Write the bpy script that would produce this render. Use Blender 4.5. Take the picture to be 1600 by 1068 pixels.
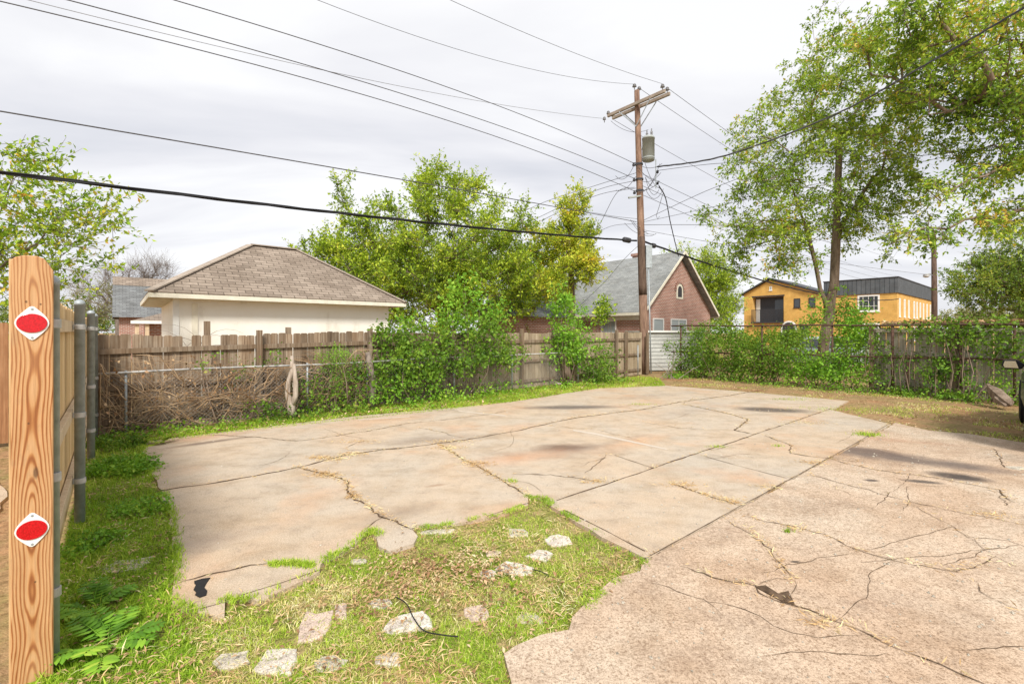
import bpy, bmesh, math, random
import numpy as np
from mathutils import Vector, Matrix
from mathutils.geometry import tessellate_polygon
R = math.radians
S = bpy.context.scene
C = S.collection
for o in list(bpy.data.objects): bpy.data.objects.remove(o)
random.seed(7)
rng = np.random.default_rng(11)

# ------------------------------------------------------------ camera, sky, sun, exposure
CH, FP, HY = 1.65, 725.0, 518.0        # eye height, focal length in photo pixels, horizon row
cam = bpy.data.cameras.new('camera'); co = bpy.data.objects.new('camera', cam); C.objects.link(co)
co.location = (0, 0, CH); co.rotation_euler = (R(90), 0, 0)
cam.sensor_width = 36; cam.lens = 36*FP/1600; cam.shift_y = -16/1600; cam.clip_start = .05; cam.clip_end = 2000
S.camera = co
S.view_settings.view_transform = 'Standard'; S.view_settings.look = 'None'
S.view_settings.exposure = 0.66; S.view_settings.gamma = 1
W = bpy.data.worlds.new('World'); S.world = W; W.use_nodes = True
SUN_EL, SUN_AZ = 44, 172               # azimuth clockwise from +Y
def build_world():
    nt = W.node_tree; N = nt.nodes; L = nt.links; N.clear()
    out = N.new('ShaderNodeOutputWorld'); bg = N.new('ShaderNodeBackground'); L.new(bg.outputs[0], out.inputs[0])
    sky = N.new('ShaderNodeTexSky'); sky.sky_type = 'NISHITA'; sky.sun_disc = False
    sky.sun_elevation = R(SUN_EL); sky.sun_rotation = R(SUN_AZ)
    tc = N.new('ShaderNodeTexCoord'); sp = N.new('ShaderNodeSeparateXYZ'); L.new(tc.outputs['Generated'], sp.inputs[0])
    ad = N.new('ShaderNodeMath'); ad.operation = 'MAXIMUM'; ad.inputs[1].default_value = 0; L.new(sp.outputs[2], ad.inputs[0])
    a2 = N.new('ShaderNodeMath'); a2.operation = 'ADD'; a2.inputs[1].default_value = .14; L.new(ad.outputs[0], a2.inputs[0])
    dv = N.new('ShaderNodeVectorMath'); dv.operation = 'DIVIDE'; L.new(tc.outputs['Generated'], dv.inputs[0])
    cb = N.new('ShaderNodeCombineXYZ'); L.new(a2.outputs[0], cb.inputs[0]); L.new(a2.outputs[0], cb.inputs[1]); cb.inputs[2].default_value = 1
    L.new(cb.outputs[0], dv.inputs[1])
    mp = N.new('ShaderNodeMapping'); mp.inputs['Scale'].default_value = (.55, 1.3, 1); mp.inputs['Rotation'].default_value = (0, 0, R(12)); L.new(dv.outputs[0], mp.inputs[0])
    n = N.new('ShaderNodeTexNoise'); n.inputs['Scale'].default_value = .9; n.inputs['Detail'].default_value = 6; n.inputs['Roughness'].default_value = .5; n.inputs['Distortion'].default_value = .5
    L.new(mp.outputs[0], n.inputs['Vector'])
    cr = N.new('ShaderNodeValToRGB'); e = cr.color_ramp.elements
    e[0].position = .34; e[0].color = (5.9, 6.0, 6.45, 1); e[1].position = .60; e[1].color = (8.1, 8.1, 8.2, 1)
    e.new(.47).color = (7.0, 7.0, 7.3, 1)
    L.new(n.outputs[0], cr.inputs[0])
    mx = N.new('ShaderNodeMixRGB'); mx.inputs[0].default_value = .94; L.new(sky.outputs[0], mx.inputs[1]); L.new(cr.outputs[0], mx.inputs[2])
    L.new(mx.outputs[0], bg.inputs[0]); bg.inputs[1].default_value = 0.082
build_world()
sl = bpy.data.lights.new('sun', 'SUN'); sl.energy = 2.8; sl.angle = R(14); sl.color = (1, .95, .87)
so = bpy.data.objects.new('sun', sl); C.objects.link(so)
_az, _el = R(SUN_AZ), R(SUN_EL)
sd = Vector((math.sin(_az)*math.cos(_el), math.cos(_az)*math.cos(_el), math.sin(_el)))
so.rotation_euler = (-sd).to_track_quat('-Z', 'Y').to_euler()

# ------------------------------------------------------------ measuring helpers
def P(px, py, Y): return Vector(((px-800)/FP*Y, Y, CH-(py-HY)/FP*Y))
def G(px, py, z=0):
    Y = (CH-z)*FP/(py-HY); return Vector(((px-800)/FP*Y, Y, z))
ANG = R(40.3); A3 = Vector((math.cos(ANG), math.sin(ANG), 0)); B3 = Vector((-math.sin(ANG), math.cos(ANG), 0))

# ------------------------------------------------------------ materials
class NT:
    def __init__(s, name):
        s.m = bpy.data.materials.new(name); s.m.use_nodes = True
        s.N = s.m.node_tree.nodes; s.L = s.m.node_tree.links
        s.b = s.N['Principled BSDF']; s.out = s.N['Material Output']; s.b.inputs['Specular IOR Level'].default_value = .25
    def n(s, t, **k):
        x = s.N.new('ShaderNode'+t)
        for a, v in k.items(): setattr(x, a, v)
        return x
    def co(s, which='Object'): return s.n('TexCoord').outputs[which]
    def map(s, v, scale=(1,1,1), rot=(0,0,0), loc=(0,0,0)):
        m = s.n('Mapping'); m.inputs['Scale'].default_value = scale; m.inputs['Rotation'].default_value = rot; m.inputs['Location'].default_value = loc
        s.L.new(v, m.inputs[0]); return m.outputs[0]
    def noise(s, v, scale, det=4, rough=.55, dist=0):
        x = s.n('TexNoise'); x.inputs['Scale'].default_value = scale; x.inputs['Detail'].default_value = det
        x.inputs['Roughness'].default_value = rough; x.inputs['Distortion'].default_value = dist
        s.L.new(v, x.inputs['Vector']); return x.outputs[0]
    def ramp(s, v, stops):
        x = s.n('ValToRGB'); e = x.color_ramp.elements
        while len(e) < len(stops): e.new(.5)
        for q, (p, c) in zip(e, stops): q.position = p; q.color = (*(c if hasattr(c, '__len__') else (c, c, c)), 1)
        s.L.new(v, x.inputs[0]); return x.outputs[0]
    def mix(s, f, a, b, mode='MIX'):
        x = s.n('MixRGB', blend_type=mode)
        for i, v in zip((0, 1, 2), (f, a, b)):
            if isinstance(v, bpy.types.NodeSocket): s.L.new(v, x.inputs[i])
            else: x.inputs[i].default_value = v if i == 0 else (*v, 1)
        return x.outputs[0]
    def math(s, op, a, b=None):
        x = s.n('Math', operation=op)
        for i, v in ((0, a), (1, b)):
            if v is None: continue
            if isinstance(v, bpy.types.NodeSocket): s.L.new(v, x.inputs[i])
            else: x.inputs[i].default_value = v
        return x.outputs[0]
    def island(s): return s.n('NewGeometry').outputs['Random Per Island']
    def col(s, v, rough=.8, spec=None, metal=None):
        if isinstance(v, bpy.types.NodeSocket): s.L.new(v, s.b.inputs['Base Color'])
        else: s.b.inputs['Base Color'].default_value = (*v, 1)
        s.b.inputs['Roughness'].default_value = rough
        if spec is not None: s.b.inputs['Specular IOR Level'].default_value = spec
        if metal is not None: s.b.inputs['Metallic'].default_value = metal
        return s
    def bump(s, h, st=.4, d=.01):
        x = s.n('Bump'); x.inputs['Strength'].default_value = st; x.inputs['Distance'].default_value = d
        s.L.new(h, x.inputs['Height']); s.L.new(x.outputs[0], s.b.inputs['Normal']); return s

def m_plain(name, c, rough=.7, metal=0, var=.25, scale=6, spec=.25):
    t = NT(name); v = t.noise(t.co(), scale)
    k = t.ramp(v, [(.3, tuple(x*(1-var) for x in c)), (.7, tuple(min(1, x*(1+var)) for x in c))])
    t.col(k, rough, spec, metal).bump(v, .15, .004); return t.m

def m_leaf(name, cols, trans=.35, nscale=.7, gain=1.5):
    """cols: list of (position, colour) along a per-leaf random value, shifted by a slow noise so clumps differ"""
    cols = [(p, tuple(min(.8, x*gain) for x in c)) for p, c in cols]
    t = NT(name); r = t.island(); n = t.noise(t.co(), nscale, 3)
    v = t.math('ADD', t.math('MULTIPLY', r, .62), t.math('MULTIPLY', t.math('SUBTRACT', n, .5), 1.5))
    v = t.math('ADD', v, .19)
    k = t.ramp(v, cols)
    t.col(k, .55, .3)
    tr = t.n('BsdfTranslucent'); t.L.new(t.mix(.25, k, (.52, .66, .04)), tr.inputs[0])
    ms = t.n('MixShader'); ms.inputs[0].default_value = trans
    t.L.new(t.b.outputs[0], ms.inputs[1]); t.L.new(tr.outputs[0], ms.inputs[2]); t.L.new(ms.outputs[0], t.out.inputs[0])
    return t.m

def m_bark(name, a, b, scale=9):
    t = NT(name); c = t.map(t.co(), (1, 1, .22)); v = t.noise(c, scale, 6, .65)
    t.col(t.ramp(v, [(.32, a), (.68, b)]), .9, .1).bump(v, .9, .03); return t.m

def m_wood(name, cols, grain=(1, 1, .035), scale=30, isl=.5, rough=.85, knots=False, stain=None):
    t = NT(name); c = t.co(); r = t.island()
    off = t.n('CombineXYZ'); t.L.new(t.math('MULTIPLY', r, 37.), off.inputs[2]); t.L.new(t.math('MULTIPLY', r, 11.), off.inputs[0])
    va = t.n('VectorMath', operation='ADD'); t.L.new(c, va.inputs[0]); t.L.new(off.outputs[0], va.inputs[1])
    v = t.noise(t.map(va.outputs[0], grain), scale, 5, .7)
    k = t.ramp(v, [(.3, cols[0]), (.5, cols[1]), (.72, cols[2])])
    big = t.noise(t.map(va.outputs[0], (1, 1, .5)), 3.5, 4)
    k = t.mix(t.ramp(big, [(.4, 0), (.65, .55)]), k, stain or cols[0])
    iv = t.ramp(r, [(0, (1-isl)), (1, 1)])
    k = t.mix(1, k, iv, 'MULTIPLY')
    t.col(k, rough, .15).bump(v, .5, .006); return t.m

def m_pine(name):
    """fresh pine with long cathedral growth rings"""
    t = NT(name); c = t.co()
    d = t.noise(t.map(c, (3, 3, .55)), 2.2, 2, .5)
    sp = t.n('SeparateXYZ'); t.L.new(c, sp.inputs[0]); zc = t.map(c, (0, 0, 1)); 
    n1 = t.noise(zc, .9, 1, .4); n2 = t.noise(t.map(c, (0, 0, 1), loc=(7, 3, 0)), 1.5, 1, .4)
    fx = t.noise(t.map(c, (1, 1, .10)), 34, 3, .6)
    xx = t.math('ADD', t.math('ADD', sp.outputs[0], t.math('MULTIPLY', t.math('SUBTRACT', n1, .47), .07)), t.math('MULTIPLY', t.math('SUBTRACT', fx, .5), .012))
    yy = t.math('ADD', t.math('ADD', sp.outputs[1], .035), t.math('MULTIPLY', t.math('SUBTRACT', n2, .5), .26))
    cbv = t.n('CombineXYZ'); t.L.new(xx, cbv.inputs[0]); t.L.new(yy, cbv.inputs[1])
    wv = t.n('TexWave', wave_type='RINGS', rings_direction='Z'); wv.inputs['Scale'].default_value = 31; wv.inputs['Distortion'].default_value = 0
    wv.inputs['Detail'].default_value = 0
    t.L.new(cbv.outputs[0], wv.inputs['Vector'])
    k = t.ramp(wv.outputs['Fac'], [(0, (.62, .37, .185)), (.5, (.60, .335, .15)), (.78, (.47, .21, .075)), (1, (.32, .115, .038))])
    f = t.noise(t.map(c, (60, 60, 2)), 3, 4, .7)
    k = t.mix(1, k, t.ramp(f, [(.3, (.72, .68, .62)), (.7, (1, 1, 1))]), 'MULTIPLY')
    k = t.mix(t.ramp(d, [(.45, 0), (.7, .5)]), k, (.60, .37, .19))
    for kx, kz, kr in ((.012, .985, .011), (-.02, 1.79, .006), (.028, 1.78, .005), (-.012, 1.22, .005), (.01, .47, .005)):
        m_ = t.map(t.map(c, (1, 0, 1), loc=(-kx, 0, -kz)), (1/kr, 0, 1/(kr*3.2 if kr > .01 else kr*1.3))); ln = t.n('VectorMath', operation='LENGTH'); t.L.new(m_, ln.inputs[0])
        k = t.mix(t.ramp(ln.outputs['Value'], [(.5, .8), (1.3, 0)]), k, (.10, .05, .025))
    gd = t.noise(t.map(c, (1, 1, .4)), 9, 5, .7); k = t.mix(t.ramp(gd, [(.56, 0), (.72, .45)]), k, (.24, .15, .09))
    t.col(k, .6, .3).bump(wv.outputs['Fac'], .25, .003); return t.m

def m_pine2(name):
    t = NT(name); c = t.co(); r = t.island()
    v = t.noise(t.map(c, (34, 34, 1.2)), 2, 5, .7)
    k = t.ramp(v, [(.3, (.52, .31, .14)), (.5, (.76, .55, .30)), (.7, (.84, .68, .42))])
    k = t.mix(1, k, t.ramp(r, [(0, (.72, .66, .58)), (1, (1, 1, 1))]), 'MULTIPLY')
    t.col(k, .7, .2).bump(v, .3, .003); return t.m

def m_brick(name, c1, c2, mortar, w=.21, h=.075, ms=.011, bias=0, var=None):
    t = NT(name); uv = t.co('UV'); b = t.n('TexBrick'); t.L.new(uv, b.inputs['Vector'])
    b.inputs['Color1'].default_value = (*c1, 1); b.inputs['Color2'].default_value = (*c2, 1); b.inputs['Mortar'].default_value = (*mortar, 1)
    b.inputs['Scale'].default_value = 1; b.inputs['Mortar Size'].default_value = ms; b.inputs['Mortar Smooth'].default_value = .3
    b.inputs['Brick Width'].default_value = w; b.inputs['Row Height'].default_value = h; b.inputs['Bias'].default_value = bias
    n = t.noise(uv, 1.3, 5, .6); n2 = t.noise(uv, 14, 4, .6)
    k = t.mix(1, b.outputs[0], t.ramp(n, [(.3, (.72, .70, .68)), (.7, (1.0, 1.0, 1.0))]), 'MULTIPLY')
    k = t.mix(1, k, t.ramp(n2, [(.3, (.78, .78, .78)), (.7, (1.0, 1.0, 1.0))]), 'MULTIPLY')
    t.col(k, .9, .1); x = t.math('MULTIPLY', b.outputs['Fac'], -1.0); t.bump(x, .6, .012); return t.m

def stain(t, v, x, y, rx, ry, ang, jag=.35, nsc=3.0):
    """0..1 mask of an oval stain with a ragged edge"""
    m = t.map(v, (1, 1, 1), (0, 0, 0), (-x, -y, 0)); m = t.map(m, (1/rx, 1/ry, 0), (0, 0, 0)) if not ang else t.map(t.map(m, (1, 1, 0), (0, 0, -ang)), (1/rx, 1/ry, 0))
    ln = t.n('VectorMath', operation='LENGTH'); t.L.new(m, ln.inputs[0])
    return t.math('ADD', ln.outputs['Value'], t.math('MULTIPLY', t.math('SUBTRACT', t.noise(v, nsc, 5, .65), .5), jag*4))

def m_concrete(name, coarse, stains):
    t = NT(name); v = t.co()
    big = t.noise(v, .55, 5, .62, .6); mid = t.noise(t.map(v, (1, 1.4, 1)), 1.9, 6, .68); fine = t.noise(v, 60 if coarse else 75, 5, .8)
    grit = t.noise(v, 26, 5, .8)
    if coarse: base = t.ramp(big, [(.3, (.54, .395, .28)), (.5, (.60, .475, .36)), (.68, (.63, .545, .44))])
    else: base = t.ramp(big, [(.28, (.60, .44, .31)), (.42, (.60, .485, .365)), (.56, (.585, .50, .40)), (.72, (.53, .475, .40))])
    if coarse:
        br = t.noise(t.map(v, (1, 1, 1), loc=(1, 6, 0)), 1.1, 4, .6); fine = t.math('ADD', t.math('MULTIPLY', fine, .55), t.math('ADD', t.math('MULTIPLY', t.noise(v, 21, 6, .8), .27), t.math('MULTIPLY', t.noise(v, 170, 3, .8), .18)))
    k = t.mix(1, base, t.ramp(mid, [(.36, (.80, .76, .72) if coarse else (.82, .79, .75)), (.5, (.95, .94, .93)), (.66, (1.0, 1.0, 1.0))]), 'MULTIPLY')
    k = t.mix(1, k, t.ramp(fine, [(.44 if coarse else .40, (.52, .46, .41) if coarse else (.78, .76, .73)), (.49, (.93, .92, .91)), (.55 if coarse else .60, (1.14, 1.13, 1.12) if coarse else (1.06, 1.06, 1.06))]), 'MULTIPLY')
    if coarse:
        dm = t.noise(t.map(v, (1, 1, 1), loc=(5, 2, 0)), .95, 6, .72)
        f = t.math('MULTIPLY', t.ramp(dm, [(.54, 0), (.70, .8)]), t.ramp(grit, [(.40, 1), (.58, .15)]))
        k = t.mix(f, k, (.22, .155, .115))
        f2 = t.ramp(t.noise(v, 34, 3, .7), [(.66, 0), (.72, .55)]); k = t.mix(f2, k, (.70, .62, .54))
    else:
        r2 = t.noise(t.map(v, (1, 1, 1), loc=(9, 4, 0)), .8, 4, .55); k = t.mix(t.ramp(r2, [(.56, 0), (.72, .42)]), k, (.58, .32, .17))
    sp = t.noise(v, 11, 3, .6); k = t.mix(t.ramp(sp, [(.70, 0), (.745, .5)]), k, (.16, .12, .09))
    for (x, y, rx, ry, ang, c, amt, soft) in stains:
        s_ = stain(t, v, x, y, rx, ry, ang, .28 if soft > .4 else .16, 2.4)
        mk = t.ramp(s_, [(max(0, 1-soft-.25), amt), (1.0, 0)])
        if coarse and soft > .6: mk = t.math('MULTIPLY', mk, t.ramp(grit, [(.42, 1), (.56, .15)]))
        k = t.mix(mk, k, c)
    t.col(k, .88, .15)
    g1 = t.noise(t.map(v, (1, 1, 1), loc=(3, 8, 0)), 5.5, 6, .75); g2 = t.noise(v, 140, 3, .8)
    f = t.math('MULTIPLY', t.ramp(g1, [(.47, 0), (.66, .62)]), t.ramp(grit, [(.40, 1), (.56, .25)]))
    k = t.mix(f, k, (.27, .195, .14) if coarse else (.30, .24, .19))
    k = t.mix(1, k, t.ramp(g2, [(.38, (.72, .70, .68)), (.5, (1, 1, 1)), (.62, (1.12, 1.12, 1.12))]), 'MULTIPLY'); t.col(k, .9, .1)
    h = t.math('ADD', t.math('MULTIPLY', fine, 1.), t.math('MULTIPLY', mid, .6)); t.bump(h, .22 if coarse else .15, .006); return t.m

M = {}
M['ground'] = None
def m_ground():
    t = NT('soil and thatch'); v = t.co()
    a = t.noise(v, .7, 5, .65); b = t.noise(v, 18, 5, .75); c = t.noise(v, 4, 5, .65)
    k = t.ramp(a, [(.35, (.44, .235, .125)), (.5, (.42, .27, .15)), (.65, (.33, .25, .12))])
    k = t.mix(t.ramp(c, [(.46, 0), (.64, .55)]), k, (.24, .23, .08))
    k = t.mix(1, k, t.ramp(b, [(.3, (.45, .42, .38)), (.55, (1, 1, 1)), (.75, (1.3, 1.25, 1.15))]), 'MULTIPLY')
    t.col(k, .95, .05).bump(b, .8, .03); return t.m
M['ground'] = m_ground()
M['weathered'] = m_wood('weathered cedar', [(.11, .07, .045), (.35, .265, .185), (.58, .50, .39)], isl=.5, stain=(.27, .165, .09))
M['weathered_grey'] = m_wood('grey old pickets', [(.24, .20, .155), (.46, .41, .33), (.64, .59, .50)], isl=.35, stain=(.27, .26, .17))
M['weathered_tan'] = m_wood('tan old pickets', [(.26, .19, .12), (.45, .36, .25), (.58, .50, .38)], isl=.3, stain=(.30, .22, .14))
M['pine'] = m_pine('fresh pine board'); M['pine2'] = m_pine2('fresh pine pickets')
M['rail'] = m_wood('pale rail', [(.50, .36, .22), (.68, .53, .36), (.78, .66, .48)], isl=.15, stain=(.55, .42, .28))
M['galv'] = m_plain('galvanised steel', (.36, .40, .42), .5, .2, .22, 14, .5)
M['galv_light'] = m_plain('pale galvanised steel', (.47, .46, .44), .55, .3, .25, 14, .5)
M['rust'] = m_plain('rusty pipe', (.11, .062, .045), .85, .1, .4, 20)
M['black'] = m_plain('black rubber jacket', (.018, .018, .02), .6, 0, .2)
M['wire'] = m_plain('weathered wire', (.10, .10, .11), .6, .3, .2)
M['wire_pale'] = m_plain('thin bare wire', (.22, .22, .23), .5, .4, .2)
M['grey_paint'] = m_plain('grey painted tank', (.36, .39, .38), .5, 0, .12, 4)
M['porcelain'] = m_plain('grey porcelain', (.20, .20, .21), .25, 0, .1, 6, .5)
M['pole'] = m_bark('creosoted pole', (.13, .075, .055), (.38, .25, .18), 7)
M['pole_dark'] = m_bark('dark creosoted pole', (.06, .04, .03), (.19, .13, .10), 7)
M['arm'] = m_wood('weathered crossarm', [(.28, .22, .17), (.42, .35, .29), (.55, .49, .42)], (.05, 1, 1), isl=.2)
M['bark'] = m_bark('elm bark', (.12, .085, .06), (.34, .26, .20)); M['bark_pale'] = m_bark('pale dead bark', (.26, .20, .15), (.58, .50, .42))
M['bark_grey'] = m_bark('grey bark', (.13, .10, .08), (.32, .27, .23))
M['stucco'] = None
def m_stucco():
    t = NT('aged cream stucco'); v = t.co(); n = t.noise(t.map(v, (1, 1, .5)), 1.4, 6, .65); f = t.noise(v, 45, 4)
    k = t.ramp(n, [(.26, (.66, .61, .52)), (.42, (.84, .81, .73)), (.7, (.88, .86, .80))]); t.col(k, .9, .1).bump(f, .5, .01); return t.m
M['stucco'] = m_stucco()
M['cream'] = m_plain('cream trim', (.74, .70, .58), .7, 0, .1, 5)
M['white'] = m_plain('white paint', (.80, .80, .77), .6, 0, .06, 5)
M['glass'] = NT('dark window glass').col((.05, .06, .07), .08, .6).m
M['glass_pale'] = NT('pale window glass').col((.30, .34, .34), .15, .6).m
M['shingle_brown'] = m_brick('brown shingles', (.43, .355, .29), (.29, .235, .19), (.15, .12, .095), .33, .14, .010)
M['cap'] = m_plain('brown ridge shingles', (.36, .30, .245), .9, 0, .2, 9)
M['shingle_grey'] = m_brick('grey shingles', (.42, .435, .43), (.32, .335, .335), (.22, .23, .23), .33, .14, .008)
M['shingle_slate'] = m_brick('slate grey shingles', (.29, .305, .31), (.20, .21, .215), (.12, .12, .12), .33, .14, .010)
M['brick_red'] = m_brick('red brick', (.56, .25, .18), (.40, .155, .11), (.66, .57, .50), .215, .077, .015)
M['brick_yellow'] = m_brick('yellow brick', (.90, .56, .16), (.86, .50, .13), (.72, .48, .24), .21, .075, .008)
M['seam'] = m_brick('charcoal standing seam', (.15, .165, .18), (.13, .145, .16), (.06, .07, .08), .42, 9, .03)
M['siding'] = m_brick('white lap siding', (.70, .72, .70), (.68, .70, .68), (.35, .36, .35), 9, .16, .02)
M['dark'] = m_plain('charcoal metal', (.05, .05, .055), .5, .2, .15)
M['asphalt'] = m_plain('asphalt', (.06, .06, .06), .9, 0, .3, 30)
GA, GB, GC = (.035, .075, .010), (.125, .215, .022), (.27, .37, .045)
M['leaf_elm'] = m_leaf('elm leaves', [(0, (.03, .06, .01)), (.28, (.11, .19, .016)), (.55, (.26, .36, .025)), (.82, (.42, .50, .045)), (1, (.50, .48, .06))])
M['leaf_yellow'] = m_leaf('turning leaves', [(0, (.09, .15, .015)), (.3, (.24, .34, .03)), (.55, (.42, .46, .04)), (.85, (.60, .48, .05)), (1, (.58, .30, .04))])
M['leaf_left'] = m_leaf('lime and orange leaves', [(0, (.06, .12, .012)), (.35, (.16, .28, .022)), (.65, (.32, .42, .035)), (.85, (.48, .44, .05)), (.97, (.60, .27, .06))], nscale=2.2)
M['leaf_right'] = m_leaf('fine autumn leaves', [(0, (.03, .055, .01)), (.3, (.085, .15, .016)), (.6, (.19, .28, .025)), (.85, (.31, .34, .05)), (.98, (.40, .24, .06))], gain=1.95)
M['leaf_far'] = m_leaf('large tree leaves', [(0, (.025, .05, .01)), (.32, (.08, .15, .016)), (.6, (.20, .30, .03)), (.8, (.34, .38, .05)), (.95, (.46, .27, .06))], gain=1.9)
M['leaf_vine'] = m_leaf('vine leaves', [(0, (.03, .07, .010)), (.35, (.085, .18, .018)), (.68, (.17, .30, .03)), (.95, (.26, .38, .045)), (1, (.36, .30, .08))], nscale=1.6, gain=1.25)
M['leaf_bright'] = m_leaf('bright weed leaves', [(0, (.05, .12, .012)), (.4, (.12, .27, .022)), (.78, (.22, .38, .035)), (1, (.34, .44, .06))], nscale=2)
M['leaf_dull'] = m_leaf('dull olive leaves', [(0, (.10, .11, .04)), (.5, (.20, .20, .08)), (.9, (.32, .29, .15))], nscale=1)
M['leaf_dark'] = m_leaf('dark green leaves', [(0, (.03, .06, .012)), (.45, (.09, .16, .022)), (.8, (.22, .30, .04)), (.97, (.40, .38, .06))], nscale=.6)
M['leaf_dry'] = m_leaf('dry fallen leaves', [(0, (.10, .05, .025)), (.4, (.25, .14, .07)), (.7, (.40, .27, .15)), (.95, (.54, .43, .28))], trans=.1, nscale=2)
M['grass'] = m_leaf('grass blades', [(0, (.09, .16, .012)), (.4, (.20, .33, .022)), (.7, (.33, .44, .04)), (.88, (.50, .50, .12)), (1, (.60, .50, .27))], trans=.3, nscale=.9)
M['grass_mix'] = m_leaf('half dry grass', [(0, (.12, .19, .016)), (.3, (.26, .36, .035)), (.52, (.42, .43, .10)), (.72, (.56, .46, .23)), (1, (.66, .54, .33))], trans=.25, nscale=1.3)
M['straw'] = m_leaf('dry straw', [(0, (.24, .14, .06)), (.5, (.48, .33, .16)), (1, (.66, .53, .31))], trans=.1, nscale=2)
M['vine_dead'] = m_bark('dead vine stems', (.19, .105, .05), (.52, .385, .25), 3)
M['crack'] = m_plain('soil in joints', (.12, .082, .055), .95, 0, .5, 20, .05)
M['tar'] = m_plain('black tar', (.012, .011, .012), .5, 0, .3, 30)
def m_rub(name, c):
    t = NT(name); v = t.co(); a = t.noise(v, 12, 5, .7); f = t.noise(v, 90, 4, .85)
    k = t.ramp(a, [(.3, tuple(x*.62 for x in c)), (.5, c), (.7, tuple(min(.8, x*1.15) for x in c))])
    k = t.mix(1, k, t.ramp(f, [(.36, (.45, .42, .38)), (.5, (.95, .95, .95)), (.62, (1.2, 1.2, 1.2))]), 'MULTIPLY')
    t.col(k, .95, .05).bump(f, .9, .01); return t.m
M['rubble'] = m_rub('broken pale concrete', (.76, .68, .59))
M['rubble_pink'] = m_rub('pinkish concrete', (.72, .57, .47))
M['rubble_grey'] = m_rub('greyish concrete', (.62, .56, .46))
M['reflector'] = NT('red reflector').col((.62, .003, .012), .18, .6).m
def m_refl():
    t = NT('red prismatic lens'); v = t.n('TexVoronoi'); v.inputs['Scale'].default_value = 260; t.L.new(t.co(), v.inputs['Vector'])
    t.col(t.ramp(v.outputs[0], [(.1, (.78, .004, .015)), (.7, (.42, .001, .006))]), .16, .7); return t.m
M['reflector'] = m_refl()

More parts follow.
